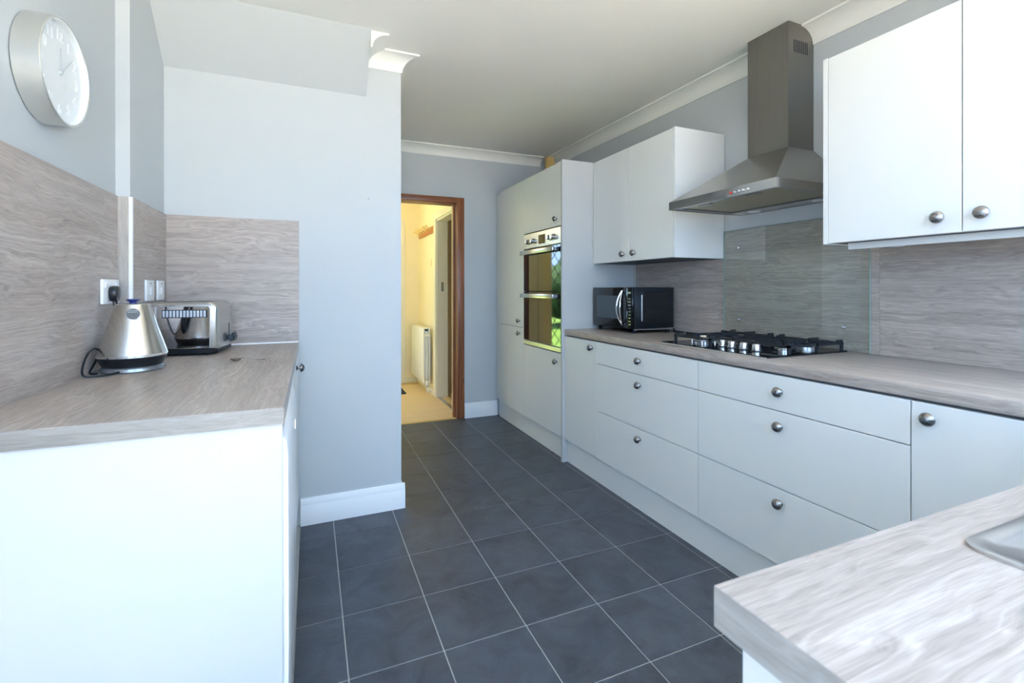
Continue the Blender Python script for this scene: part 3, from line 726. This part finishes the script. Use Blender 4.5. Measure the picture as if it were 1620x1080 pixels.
und.box(2.10, 2.195, hy0 + 0.003, hy1 - 0.003, hz0 + 0.004, hz0 + 0.008)
und.box(hx + 0.05, 2.10, hy0 + 0.003, hy0 + 0.03, hz0 + 0.004, hz0 + 0.008); und.box(hx + 0.05, 2.10, hy1 - 0.03, hy1 - 0.003, hz0 + 0.004, hz0 + 0.008)
obj('underside_frame', und, M_steel_y, h)
for a, b in ((hy0 + 0.03, 1.589), (1.592, hy1 - 0.03)):
    f = obj('grease_filter', MB().box(hx + 0.05, 2.10, a, b, hz0 + 0.010, hz0 + 0.016), M_filter, h)
    obj('filter_handle', MB().box(hx + 0.07, hx + 0.085, (a + b) / 2 - 0.04, (a + b) / 2 + 0.04, hz0 + 0.004, hz0 + 0.010, 0.002), M_satin, f)
for y in (1.42, 1.76):
    obj('lamp_lens', MB().lathe([(0.028, 0), (0.032, 0.004)], (2.145, y, hz0 - 0.001), n=24), M_white_pl, h)
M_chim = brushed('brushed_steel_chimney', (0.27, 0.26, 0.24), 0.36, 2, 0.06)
ch = MB().box(cx0, 2.198, cy0, cy1, cz0, 0, top=lambda x, y: ceil_z(x, y) - 0.002)
chim = obj('chimney', ch, M_chim, h, smooth=0)
for k in range(9):
    x = 2.062 + k * 0.0125
    if x < 2.16: obj('vent_slot', MB().box(x, x + 0.006, cy0 - 0.0006, cy0 + 0.001, 2.283, 2.340), M_gap, chim)
for k, y in enumerate((1.508, 1.487, 1.466, 1.444, 1.420)):
    obj('button', MB().lathe([(0.0062, 0), (0.0062, 0.003), (0.005, 0.005), (0, 0.0052)], (hx, y, 1.606), (-1, 0, 0), 14), M_red if k == 0 else M_chrome, lp, 'small red indicator' if k == 0 else None)

# ------------------------------------------------------------------ gas hob
h = thing('gas_hob', (1.90, 1.60, 0.910), 'black gas hob with cast iron supports and silver knobs', 'hob')
bx0, bx1, by0, by1 = 1.655, 2.160, 1.305, 1.905
obj('base', MB().box(bx0 + 0.002, bx1, by0 + 0.002, by1 - 0.002, 0.9106, 0.918, 0.002), M_blackgl, h)
obj('trim', MB().box(bx0, bx0 + 0.006, by0, by1, 0.9105, 0.9145, 0.001), M_alu, h)
for y in (1.625, 1.572, 1.508, 1.445):
    k = obj('control_knob', MB().lathe([(0.0195, 0.0), (0.0195, 0.004), (0.0175, 0.006), (0.0165, 0.028), (0.0145, 0.031), (0, 0.0315)], (1.775, y, 0.918), n=24), M_satin, h)
    obj('skirt', MB().lathe([(0.0215, 0), (0.021, 0.003)], (1.775, y, 0.918), n=24), M_black, k)
burn = [(1.800, 1.765, 0.040, True), (2.045, 1.755, 0.033, False), (1.865, 1.385, 0.027, False), (2.055, 1.425, 0.045, False)]
for bx, by, br, ring in burn:
    b = obj('burner', MB().lathe([(br, 0), (br, 0.010), (br * 0.86, 0.013), (br * 0.86, 0.017)], (bx, by, 0.9175), n=32), M_satin, h)
    obj('burner_cap', MB().lathe([(br * 0.80, 0), (br * 0.84, 0.003), (br * 0.80, 0.007), (0, 0.008)], (bx, by, 0.9345), n=32), M_iron, b)
    if ring:
        ringp = [(bx + 0.052 * math.cos(a * PI / 18), by + 0.052 * math.sin(a * PI / 18), 0.947) for a in range(36)]
        rg = MB().tube(ringp, 0.0032, 8, close=True)
        for a in range(4):
            q = PI / 4 + a * PI / 2; px, py = bx + 0.052 * math.cos(q), by + 0.052 * math.sin(q)
            rg.tube([(px, py, 0.918), (px, py, 0.947)], 0.0028, 8)
        obj('wok_ring', rg, M_chrome, h, 'bright chrome ring round the front burner')
def grate(x0, x1, y0, y1, centers):
    m = MB(); z0, z1, b = 0.918, 0.964, 0.011
    zt = z1 - 0.011
    for (px, py) in ((x0, y0), (x0, y1 - b), (x1 - b, y0), (x1 - b, y1 - b), ((x0 + x1) / 2, y0), ((x0 + x1) / 2, y1 - b)):
        m.box(px, px + b, py, py + b, z0, zt, 0.001)
    m.box(x0, x1, y0, y0 + b, zt - 0.010, zt); m.box(x0, x1, y1 - b, y1, zt - 0.010, zt)
    m.box(x0, x0 + b, y0, y1, zt - 0.010, zt); m.box(x1 - b, x1, y0, y1, zt - 0.010, zt)
    m.box((x0 + x1) / 2 - b / 2, (x0 + x1) / 2 + b / 2, y0, y1, zt - 0.010, zt)
    for cx_, cy_ in centers:
        for ang in (0, 90, 180, 270):
            dx, dy = math.cos(math.radians(ang)), math.sin(math.radians(ang))
            ex = cx_ + dx * 0.14; ey = cy_ + dy * 0.14
            ex = min(max(ex, x0 + b / 2), x1 - b / 2); ey = min(max(ey, y0 + b / 2), y1 - b / 2)
            sx_, sy_ = cx_ + dx * 0.024, cy_ + dy * 0.024
            if abs(dx) > 0.5:
                a0, a1 = sorted((sx_, ex)); 
                if a1 - a0 > 0.02: m.box(a0, a1, cy_ - 0.004, cy_ + 0.004, zt - 0.010, z1, 0.001)
            else:
                a0, a1 = sorted((sy_, ey))
                if a1 - a0 > 0.02: m.box(cx_ - 0.004, cx_ + 0.004, a0, a1, zt - 0.010, z1, 0.001)
    for px, py in ((x0 + b / 2, y0 + b / 2), (x1 - b / 2, y0 + b / 2), (x0 + b / 2, y1 - b / 2), (x1 - b / 2, y1 - b / 2)):
        dx = 0.026 if px < (x0 + x1) / 2 else -0.026
        a0, a1 = sorted((px, px + dx)); m.box(a0 - 0.004, a1 + 0.004, py - 0.0045, py + 0.0045, zt, z1, 0.001)
    return obj('pan_support', m, M_iron, h)
grate(1.725, 2.150, 1.650, 1.885, [(1.800, 1.765), (2.045, 1.755)])
grate(1.805, 2.150, 1.318, 1.600, [(1.865, 1.385), (2.055, 1.425)])

# ------------------------------------------------------------------ microwave
mw = thing('microwave', (1.98, 2.57, 0.91), 'black microwave oven with curved chrome handle on the right worktop', 'microwave')
mx0, mx1, my0, my1, mz0, mz1 = 1.822, 2.150, 2.350, 2.782, 0.938, 1.196
obj('body', MB().box(mx0 + 0.022, mx1, my0 + 0.003, my1 - 0.003, mz0, mz1, 0.004, 2), M_black, mw)
fr_ = obj('door', MB().box(mx0, mx0 + 0.021, my0 + 0.092, my1, mz0, mz1, 0.004, 2), M_blackgl, mw)
obj('window', MB().box(mx0 - 0.0012, mx0 + 0.001, 2.475, 2.735, 0.993, 1.142, 0.0005), M_mwscreen, fr_)
cp = obj('control_panel', MB().box(mx0, mx0 + 0.021, my0, my0 + 0.091, mz0, mz1, 0.004, 2), M_blackgl, mw)
obj('display', MB().box(mx0 - 0.0014, mx0 + 0.001, 2.362, 2.392, 1.157, 1.168), M_satin, cp)
for k in range(9): obj('button', MB().box(mx0 - 0.0015, mx0 + 0.001, 2.366, 2.387, 0.962 + k * 0.0200, 0.968 + k * 0.0200), M_satin, cp)
hc = []
for k in range(13):
    a = -1 + 2 * k / 12; hc.append((mx0 - 0.004 - 0.034 * (1 - a * a), 2.447 + 0.012 * (1 - a * a), 1.067 + a * 0.108))
hc2 = [(x + 0.004, y - 0.030 * (1 - (abs(z - 1.067) / 0.108) ** 2), z) for x, y, z in hc]
obj('handle', MB().tube(hc, 0.0055, 10).tube(hc2, 0.004, 10), M_chrome, fr_)
obj('side_recess', MB().box(1.905, 2.120, my0 + 0.0015, my0 + 0.004, 0.972, 1.168, 0.001), M_blackgl, mw)
obj('side_rib', MB().box(1.893, 1.901, my0 - 0.001, my0 + 0.004, 0.985, 1.150, 0.002), M_satin, mw)
obj('base_edge', MB().box(mx0 + 0.022, mx1 - 0.01, my0 + 0.001, my0 + 0.010, 0.930, 0.9375), M_satin, mw)
for x in (1.86, 2.12):
    for y in (2.38, 2.75): obj('foot', MB().lathe([(0.012, 0), (0.014, 0.028)], (x, y, 0.9102), n=16), M_black, mw)
pts = smooth_pts([(2.15, 2.40, 0.95), (2.16, 2.36, 0.925), (2.13, 2.29, 0.914), (2.155, 2.265, 0.914), (2.175, 2.30, 0.914), (2.172, 2.38, 0.914)])
obj('power_cable', MB().tube(pts, 0.0035, 8), M_black, mw)

# ------------------------------------------------------------------ left counter
XLF, YLN, ZLT = -0.0574, 1.1674, 0.9211
lw = tag(obj('worktop', MB().box(-0.6605, XLF, YLN + 0.0008, 2.5655, ZLT - 0.038, ZLT, 0.002, 1), M_wood_y), 'grey oak worktop on the left carrying kettle and toaster', 'worktop')
obj('edge_band', MB().box(-0.6605, XLF, YLN, YLN + 0.001, ZLT - 0.038, ZLT - 0.0006), M_edge_x, lw)
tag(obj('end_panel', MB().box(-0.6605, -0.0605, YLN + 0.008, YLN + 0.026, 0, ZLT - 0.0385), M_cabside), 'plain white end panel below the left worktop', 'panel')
ap = thing('under_counter_freezer', (-0.35, 1.50, 0), 'white under-counter freezer seen edge-on beneath the left worktop', 'freezer')
ay0, ay1 = 1.196, 1.790
obj('body', MB().box(-0.640, -0.105, ay0 + 0.002, ay1, 0.01, 0.845, 0.006, 2), M_white_pl, ap)
dp = [(-0.100, 0.06), (-0.056, 0.06), (-0.050, 0.08), (-0.048, 0.40), (-0.049, 0.80), (-0.053, 0.838), (-0.062, 0.850), (-0.080, 0.850), (-0.086, 0.835), (-0.100, 0.830)]
obj('door', MB().prism(dp, ay0, ay1, 'y', 0.003, 2), M_white_pl, ap)
obj('badge', MB().box(-0.0495, -0.0465, 1.66, 1.70, 0.735, 0.765), M_satin, ap)
u = thing('base_cupboard', (-0.35, 2.18, 0), 'white base cupboard on the left between freezer and chimney breast', 'cupboard')
carcass(u, -0.640, -0.080, 1.797, 2.545, 0.10, ZLT - 0.040)
d = obj('door', MB().box(-0.0785, -0.0595, 1.799, 2.543, 0.13, ZLT - 0.043, 0.0012), M_cab, u); knob((-0.0595, 2.20, 0.848), d, '+x')
obj('plinth', MB().box(-0.13, -0.112, 1.797, 2.545, 0, 0.10), M_cab, u)
# splashbacks on the left
tag(obj('splashback', MB().box(-0.6615, -0.652, 1.0, YSTEP - 0.0105, ZLT + 0.0003, 1.528), M_wood_y), 'large grey oak splashback panel on the wall below the clock', 'splashback')
tag(obj('splashback', MB().box(-0.6615, -0.6200, YSTEP - 0.0100, YSTEP - 0.0003, ZLT + 0.0003, 1.528), M_wood_z), 'very narrow pale splashback strip on the wall step beside the socket', 'splashback')
tag(obj('corner_strip', MB().box(-0.6198, -0.6085, YSTEP - 0.0115, YSTEP - 0.0005, ZLT + 0.0003, 1.528, 0.0008), M_gloss_white), 'thin white plastic corner strip on the wall step', 'trim')
tag(obj('splashback', MB().box(-0.6180, -0.6085, YSTEP, YPIL - 0.0102, ZLT + 0.0003, 1.528), M_wood_y), 'dark narrow grey oak splashback behind the two switches', 'splashback')
sb = tag(obj('splashback', MB().box(-0.6080, -0.0560, YPIL - 0.0100, YPIL - 0.0004, ZLT + 0.0003, 1.528), M_wood_x), 'square grey oak splashback on the chimney breast behind the toaster', 'splashback')

obj('sealant_bead', MB().prism([(YPIL - 0.0100, ZLT + 0.0002), (YPIL - 0.0165, ZLT + 0.0002), (YPIL - 0.0100, ZLT + 0.0065)], -0.6080, -0.0580, 'x'), M_gloss_white, sb)
# wall clock
ck = thing('wall_clock', (-0.63, 1.61, 1.628), 'round silver rimmed white wall clock on the left wall', 'clock')
cyc, czc, R = 1.612, 1.767, 0.1385
obj('case', MB().lathe([(0.128, 0), (R, 0.003), (R, 0.056), (R - 0.002, 0.058), (R - 0.004, 0.058), (R - 0.0045, 0.056), (R - 0.0045, 0.036), (0, 0.036)], (-0.6618, cyc, czc), (1, 0, 0), 72), M_pearl, ck)
obj('inner_ring', MB().lathe([(R - 0.005, 0.037), (R - 0.005, 0.0565), (R - 0.0075, 0.0565), (R - 0.0075, 0.037)], (-0.6618, cyc, czc), (1, 0, 0), 64), M_clockface, ck)
dx = -0.6618 + 0.0402
dial = obj('dial', MB().lathe([(R - 0.008, 0), (R - 0.008, 0.001), (0, 0.0012)], (dx, cyc, czc), (1, 0, 0), 64), M_clockface, ck)
def text_mesh(txt, size, loc, mat, parent, name, extr=0.0008):
    cu = bpy.data.curves.new(name, 'FONT'); cu.body = txt; cu.size = size; cu.align_x = 'CENTER'; cu.align_y = 'CENTER'; cu.extrude = extr
    to = bpy.data.objects.new(name, cu)
    me = bpy.data.meshes.new_from_object(to); bpy.data.objects.remove(to); me.name = name
    me.materials.clear(); me.materials.append(mat)
    # text reads left-to-right towards +Y when seen from +X
    me.transform(Matrix(((0, 0, 1, 0), (1, 0, 0, 0), (0, 1, 0, 0), (0, 0, 0, 1))))
    o = bpy.data.objects.new(name, me); C.objects.link(o); o.parent = parent
    o.location = Vector(loc) - world_loc(parent); return o
for n in range(1, 13):
    a = PI / 6 * n
    text_mesh(str(n), 0.040, (dx + 0.0018, cyc + 0.098 * math.sin(a), czc + 0.098 * math.cos(a)), M_clocknum, dial, 'numeral')
def hand(name, ang, ln, tail, wd, off, mat):
    m = MB().box(-0.0006, 0.0006, -wd / 2, wd / 2, -tail, ln)
    m.xf(Matrix.Translation((dx + off, cyc, czc)) @ Matrix.Rotation(-ang, 4, 'X'))
    return obj(name, m, mat, ck)
hand('hour_hand', 0.02, 0.066, 0.012, 0.005, 0.004, M_clockhand)
hand('minute_hand', 0.80, 0.083, 0.015, 0.004, 0.006, M_clockhand)
hand('second_hand', 2.65, 0.045, 0.02, 0.0016, 0.0075, M_clockhand)
obj('hub', MB().lathe([(0.006, 0), (0.006, 0.008), (0, 0.009)], (dx, cyc, czc), (1, 0, 0), 20), M_clockhand, ck)
obj('glass', MB().lathe([(R - 0.0078, 0), (R - 0.0078, 0.0012)], (-0.6618 + 0.0535, cyc, czc), (1, 0, 0), 64), M_clockgl, ck)

# sockets and switches
so = tag(obj('double_socket', MB().box(-0.6518, -0.642, 1.962, 2.106, 1.137, 1.222, 0.003, 2), M_white_pl), 'white double wall socket with a black plug behind the kettle', 'socket')
for y in (1.985, 2.075): obj('switch', MB().box(-0.6424, -0.6395, y - 0.008, y + 0.008, 1.192, 1.212, 0.001), M_white_pl, so)
pg = thing('power_plug', (-0.635, 2.02, 1.14), 'black kettle plug pushed into the white double socket', 'plug')
obj('housing', MB().prism([(2.008, 1.146), (2.034, 1.146), (2.044, 1.160), (2.047, 1.180), (2.041, 1.194), (2.030, 1.199), (2.012, 1.199), (2.001, 1.194), (1.995, 1.180), (1.998, 1.160)], -0.6415, -0.618, 'x', 0.006, 2), M_black, pg)
obj('cable_boot', MB().tube([(-0.629, 2.021, 1.150), (-0.626, 2.019, 1.118)], [0.008, 0.005], 10), M_black, pg)
for k, (a, b, lb) in enumerate(((2.252, 2.352, 'white switch plate nearer the kettle on dark splashback'), (2.403, 2.498, 'white switch plate nearer the corner on dark splashback'))):
    p = tag(obj('switch_plate', MB().box(-0.6083, -0.6000, a, b, 1.140, 1.225, 0.003, 2), M_white_pl), lb, 'switch', 'white switch plates by the toaster')
    obj('rocker', MB().box(-0.6004, -0.5960, (a + b) / 2 - 0.009, (a + b) / 2 + 0.009, 1.165, 1.195, 0.002), M_white_pl, p)
    obj('indicator', MB().box(-0.6004, -0.5990, (a + b) / 2 - 0.004, (a + b) / 2 + 0.004, 1.208, 1.214), M_black, p)

# ------------------------------------------------------------------ kettle
kx, ky, z = -0.545, 1.905, ZLT + 0.0004
k = thing('kettle', (kx, ky, z), 'brushed steel cone-shaped electric kettle with its cable looped on the left', 'kettle')
obj('power_base', MB().lathe([(0.083, 0), (0.087, 0.003), (0.085, 0.012), (0.080, 0.016)], (kx, ky, z), n=64), M_kbase, k)
obj('lower_ring', MB().lathe([(0.078, 0), (0.082, 0.004), (0.092, 0.026), (0.093, 0.030), (0.090, 0.032)], (kx, ky, z + 0.016), n=64), M_black, k)
obj('band', MB().lathe([(0.093, 0), (0.0960, 0.002), (0.0960, 0.007), (0.094, 0.009)], (kx, ky, z + 0.046), n=64), M_chrome, k)
bd = obj('body', MB().lathe([(0.0945, 0), (0.0930, 0.006), (0.0690, 0.085), (0.0490, 0.155), (0.0468, 0.162), (0.042, 0.165), (0, 0.166)], (kx, ky, z + 0.054), n=72), M_kettle, k)
obj('lid_knob', MB().lathe([(0.012, 0), (0.010, 0.004), (0.017, 0.009), (0.020, 0.012), (0.017, 0.015), (0, 0.016)], (kx, ky, z + 0.219), n=32), M_bluelit, k)
# round gauge facing the camera on the sloping wall
dirc = Vector((0 - kx, 0 - ky, 0)).normalized()
nrm = (dirc * 0.966 + Vector((0, 0, 0.26))).normalized()
cc = Vector((kx, ky, z + 0.185)) + dirc * 0.0572
gd = obj('gauge', MB().lathe([(0.0205, -0.008), (0.0205, 0.002), (0.018, 0.003), (0.0175, 0.001), (0, 0.001)], cc, nrm, 40), M_satin, bd)
obj('gauge_face', MB().lathe([(0.0172, 0), (0.0172, 0.0014), (0, 0.0015)], cc, nrm, 32), M_gauge, gd)
dm = MB(); side = Vector((0, 0, 1)).cross(nrm).normalized(); upv = nrm.cross(side)
for row, cnt in ((0, 5), (1, 4)):
    for c_ in range(cnt):
        q = cc + side * ((c_ - (cnt - 1) / 2) * 0.0055) + upv * (0.007 + row * 0.0048)
        dm.lathe([(0.0013, 0.0008), (0.0013, 0.0020), (0, 0.0022)], q, nrm, 8)
obj('filter_holes', dm, M_clockhand, gd)
hb = -dirc
hp = [Vector((kx, ky, z + 0.205)) + hb * 0.040, Vector((kx, ky, z + 0.200)) + hb * 0.066, Vector((kx, ky, z + 0.150)) + hb * 0.086, Vector((kx, ky, z + 0.095)) + hb * 0.090, Vector((kx, ky, z + 0.07)) + hb * 0.078]
obj('handle', MB().tube(smooth_pts(hp), 0.010, 12), M_black, k)
cab = [(-0.626, 2.019, 1.120), (-0.630, 2.008, 1.08), (-0.634, 1.97, 1.02), (-0.637, 1.93, 0.985), (-0.638, 1.885, 0.998), (-0.636, 1.83, 0.990), (-0.634, 1.785, 0.955), (-0.625, 1.765, 0.930), (-0.60, 1.775, 0.9252), (-0.57, 1.80, 0.9252), (-0.555, 1.825, 0.928)]
obj('cable', MB().tube(smooth_pts(cab), 0.0032, 8), M_black, k)
cab = [(-0.637, 1.93, 0.988), (-0.640, 1.885, 0.950), (-0.638, 1.845, 0.926), (-0.615, 1.83, 0.9252)]
obj('cable', MB().tube(smooth_pts(cab), 0.0032, 8), M_black, k)

# ------------------------------------------------------------------ toaster (built axis-aligned, then turned)
def rr(x0, x1, z0, z1, r, n=6):
    pts = [(x0, z0), (x1, z0)]
    for i in range(n + 1):
        a = PI / 2 * i / n; pts.append((x1 - r + r * math.cos(a), z1 - r + r * math.sin(a)))
    for i in range(n + 1):
        a = PI / 2 + PI / 2 * i / n; pts.append((x0 + r + r * math.cos(a), z1 - r + r * math.sin(a)))
    return pts
TM = Matrix.Translation((-0.352, 2.190, ZLT + 0.0004)) @ Matrix.Rotation(-0.12, 4, 'Z')   # origin: front right foot corner; local -X runs left, +Y back
tw, td, th = 0.248, 0.220, 0.214
tt = thing('toaster', TM @ Vector((-tw / 2, td / 2, 0)), 'polished steel toaster with black base in the corner of left worktop', 'toaster')
def tp(name, mb, mat, par=tt, label=None, smooth=35): mb.xf(TM); return obj(name, mb, mat, par, label, smooth)
tp('base', MB().prism([(-tw + 0.004, 0.004), (-0.03, 0.004), (-0.004, 0.03), (-0.004, td - 0.004), (-tw + 0.004, td - 0.004)], 0.006, 0.026, 'z', 0.004, 2), M_black)
for fx in (-tw + 0.03, -0.04):
    for fy in (0.03, td - 0.03): tp('foot', MB().lathe([(0.009, 0), (0.010, 0.008)], (fx, fy, 0), n=14), M_black)
shell = tp('shell', MB().prism(rr(-tw, 0, 0.025, th, 0.030, 8), 0.004, td, 'y', 0.010, 3), M_kettle)
fp = tp('front_panel', MB().prism(rr(-tw + 0.022, -0.024, 0.030, th - 0.016, 0.010, 4), 0.0005, 0.006, 'y', 0.0015, 1), M_chrome)
gr = MB().box(-0.191, -0.033, -0.0008, 0.002, 0.152, 0.184, 0.001)
gz = obj('grille', gr.xf(TM), M_gap, fp)
bars = 13
for i in range(bars):
    x = -0.188 + i * 0.0118
    obj('grille_bar', MB().box(x, x + 0.0082, -0.0030, 0.0, 0.155, 0.181, 0.001).xf(TM), M_palebar, gz)
for yy in (0.060, 0.140): tp('slot', MB().box(-tw + 0.04, -0.04, yy, yy + 0.026, th - 0.003, th + 0.0006), M_gap)
tp('lever_slot', MB().box(-0.0004, 0.0006, td / 2 + 0.055, td / 2 + 0.063, 0.05, 0.12), M_gap)
tp('lever', MB().prism([(0.0, 0.050), (0.010, 0.040), (0.022, 0.042), (0.027, 0.058), (0.020, 0.078), (0.012, 0.070), (0.0, 0.064)], td / 2 + 0.035, td / 2 + 0.085, 'y', 0.002), M_black)

# teaspoon
sp_ = thing('teaspoon', (-0.21, 1.975, ZLT), 'small steel teaspoon lying on the left worktop', 'spoon')
a, b_ = Vector((-0.248, 1.966, ZLT)), Vector((-0.160, 1.985, ZLT)); dv = (b_ - a).normalized(); pv = Vector((-dv.y, dv.x, 0))
m = MB(); n1, n2 = 8, 20; grid = []
for i in range(n1 + 1):
    t_ = i / n1; row = []
    for j in range(n2):
        an = 2 * PI * j / n2
        row.append(m.bm.verts.new(a + dv * (math.cos(an) * 0.021 * t_ - 0.006) + pv * (math.sin(an) * 0.015 * t_) + Vector((0, 0, 0.0012 + 0.011 * t_ * t_))))
    grid.append(row)
for i in range(n1):
    for j in range(n2):
        try: m.bm.faces.new((grid[i][j], grid[i][(j + 1) % n2], grid[i + 1][(j + 1) % n2], grid[i + 1][j]))
        except ValueError: pass
bmesh.ops.remove_doubles(m.bm, verts=m.bm.verts[:], dist=1e-6)
obj('bowl', m, M_pewter, sp_)
obj('handle', MB().tube(smooth_pts([a + dv * 0.010 + Vector((0, 0, 0.0115)), a + dv * 0.03 + Vector((0, 0, 0.0105)), a + dv * 0.06 + Vector((0, 0, 0.006)), b_ + Vector((0, 0, 0.003))]), [0.0022] * 24 + [0.0030], 8), M_pewter, sp_)

# ------------------------------------------------------------------ near worktop, sink and its base unit
XN, YN = 0.3494, 0.3292
skx0, skx1, sky0, sky1 = 0.648, 1.50, -0.17, 0.280
m = MB(); bz0, bz1 = 0.872, 0.910
pxs = [XN, skx0 + 0.012, skx1 - 0.012, 1.6015]; pys = [YB + 0.002, sky0 + 0.012, sky1 - 0.012, YN]
vt = {}; vb = {}
for i, x in enumerate(pxs):
    for j, y in enumerate(pys): vt[i, j] = m.bm.verts.new((x, y, bz1)); vb[i, j] = m.bm.verts.new((x, y, bz0))
for i in range(3):
    for j in range(3):
        if (i, j) == (1, 1): continue
        m.bm.faces.new((vt[i, j], vt[i + 1, j], vt[i + 1, j + 1], vt[i, j + 1])); m.bm.faces.new((vb[i, j], vb[i, j + 1], vb[i + 1, j + 1], vb[i + 1, j]))
def wallq(a, b): m.bm.faces.new((vt[a], vt[b], vb[b], vb[a]))
for i in range(3): wallq((i, 0), (i + 1, 0)); wallq((i, 3), (i + 1, 3)); wallq((0, i), (0, i + 1)); wallq((3, i), (3, i + 1))
wallq((1, 1), (2, 1)); wallq((1, 2), (2, 2)); wallq((1, 1), (1, 2)); wallq((2, 1), (2, 2))
nw = tag(obj('worktop', m, M_wood_x, smooth=0), 'bright grey oak worktop with inset sink at bottom right', 'worktop')
obj('edge_band', MB().box(XN - 0.0008, XN + 0.0002, YB + 0.003, YN, bz0, bz1 - 0.0006), M_edge_y, nw)
u = thing('sink_base_unit', (0.97, 0.0, 0), 'white base unit under the sink worktop at bottom right', 'cupboard')
ub = MB(); ub.box(0.385, 1.600, YB + 0.003, 0.29, 0.15, 0.69); 
obj('body', ub, M_carc, u)
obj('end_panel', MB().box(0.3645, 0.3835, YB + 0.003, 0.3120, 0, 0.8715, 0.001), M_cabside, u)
obj('plinth', MB().box(0.385, 1.600, 0.235, 0.253, 0, 0.149), M_cab, u)
for a, b in ((0.386, 0.786), (0.786, 1.186), (1.186, 1.586)):
    d = obj('door', MB().box(a + GP, b - GP, 0.2915, 0.3105, ZP, ZT, 0.0012), M_cab, u); knob((b - 0.05 if a < 0.7 else a + 0.05, 0.3105, 0.82), d, '+y')
# sink: rim, bowl, drainer ridges, tap
sk = thing('sink', (1.07, 0.05, 0.91), 'inset stainless steel sink with drainer at bottom right', 'sink')
def ringloop(mb, x0, x1, y0, y1, r, z, n=6):
    out = []
    for cx_, cy_, a0 in ((x1 - r, y1 - r, 0), (x0 + r, y1 - r, 90), (x0 + r, y0 + r, 180), (x1 - r, y0 + r, 270)):
        for i in range(n + 1):
            a_ = math.radians(a0 + 90 * i / n); out.append(mb.bm.verts.new((cx_ + r * math.cos(a_), cy_ + r * math.sin(a_), z)))
    return out
def bridge(mb, A, B):
    n = len(A)
    for i in range(n): mb.bm.faces.new((A[i], A[(i + 1) % n], B[(i + 1) % n], B[i]))
# bowl side
m = MB()
L = [ringloop(m, skx0, 1.120, sky0, sky1, 0.022, 0.9103), ringloop(m, skx0, 1.120, sky0, sky1, 0.022, 0.9138), ringloop(m, skx0 + 0.010, 1.112, sky0 + 0.010, sky1 - 0.010, 0.024, 0.9150),
     ringloop(m, skx0 + 0.020, 1.106, sky0 + 0.020, sky1 - 0.018, 0.028, 0.9100), ringloop(m, skx0 + 0.048, 1.100, sky0 + 0.045, sky1 - 0.040, 0.045, 0.9060), ringloop(m, skx0 + 0.056, 1.094, sky0 + 0.052, sky1 - 0.048, 0.05, 0.8950),
     ringloop(m, skx0 + 0.070, 1.080, sky0 + 0.065, sky1 - 0.062, 0.05, 0.750), ringloop(m, skx0 + 0.095, 1.055, sky0 + 0.09, sky1 - 0.09, 0.04, 0.735)]
for A, B in zip(L, L[1:]): bridge(m, A, B)
m.bm.faces.new(L[-1])
obj('bowl', m, M_satin, sk, smooth=40)
m = MB().box(1.121, skx1, sky0, sky1, 0.9103, 0.9140, 0.0015)
dn = obj('drainer', m, M_satin, sk)
for i in range(8): obj('ridge', MB().box(1.16, 1.46, sky0 + 0.05 + i * 0.046, sky0 + 0.060 + i * 0.046, 0.9138, 0.9170, 0.0012), M_satin, dn)
obj('waste', MB().lathe([(0.035, 0), (0.035, 0.002), (0.02, 0.001), (0, 0.001)], (0.89, 0.05, 0.7352), n=28), M_chrome, sk)
tpx, tpy = 1.08, -0.215
t = thing('mixer_tap', (tpx, tpy, 0.91), 'chrome swan-neck mixer tap behind the sink', 'tap')
obj('base', MB().lathe([(0.026, 0), (0.026, 0.006), (0.020, 0.012), (0.020, 0.07), (0.014, 0.08)], (tpx, tpy, 0.9104), n=24), M_chrome, t)
obj('spout', MB().tube(smooth_pts([(tpx, tpy, 0.985), (tpx, tpy, 1.12), (tpx, tpy + 0.04, 1.19), (tpx, tpy + 0.11, 1.19), (tpx, tpy + 0.15, 1.13), (tpx, tpy + 0.155, 1.10)]), 0.011, 14), M_chrome, t)
obj('lever', MB().tube([(tpx + 0.018, tpy, 0.965), (tpx + 0.075, tpy, 0.985)], 0.006, 10), M_chrome, t)
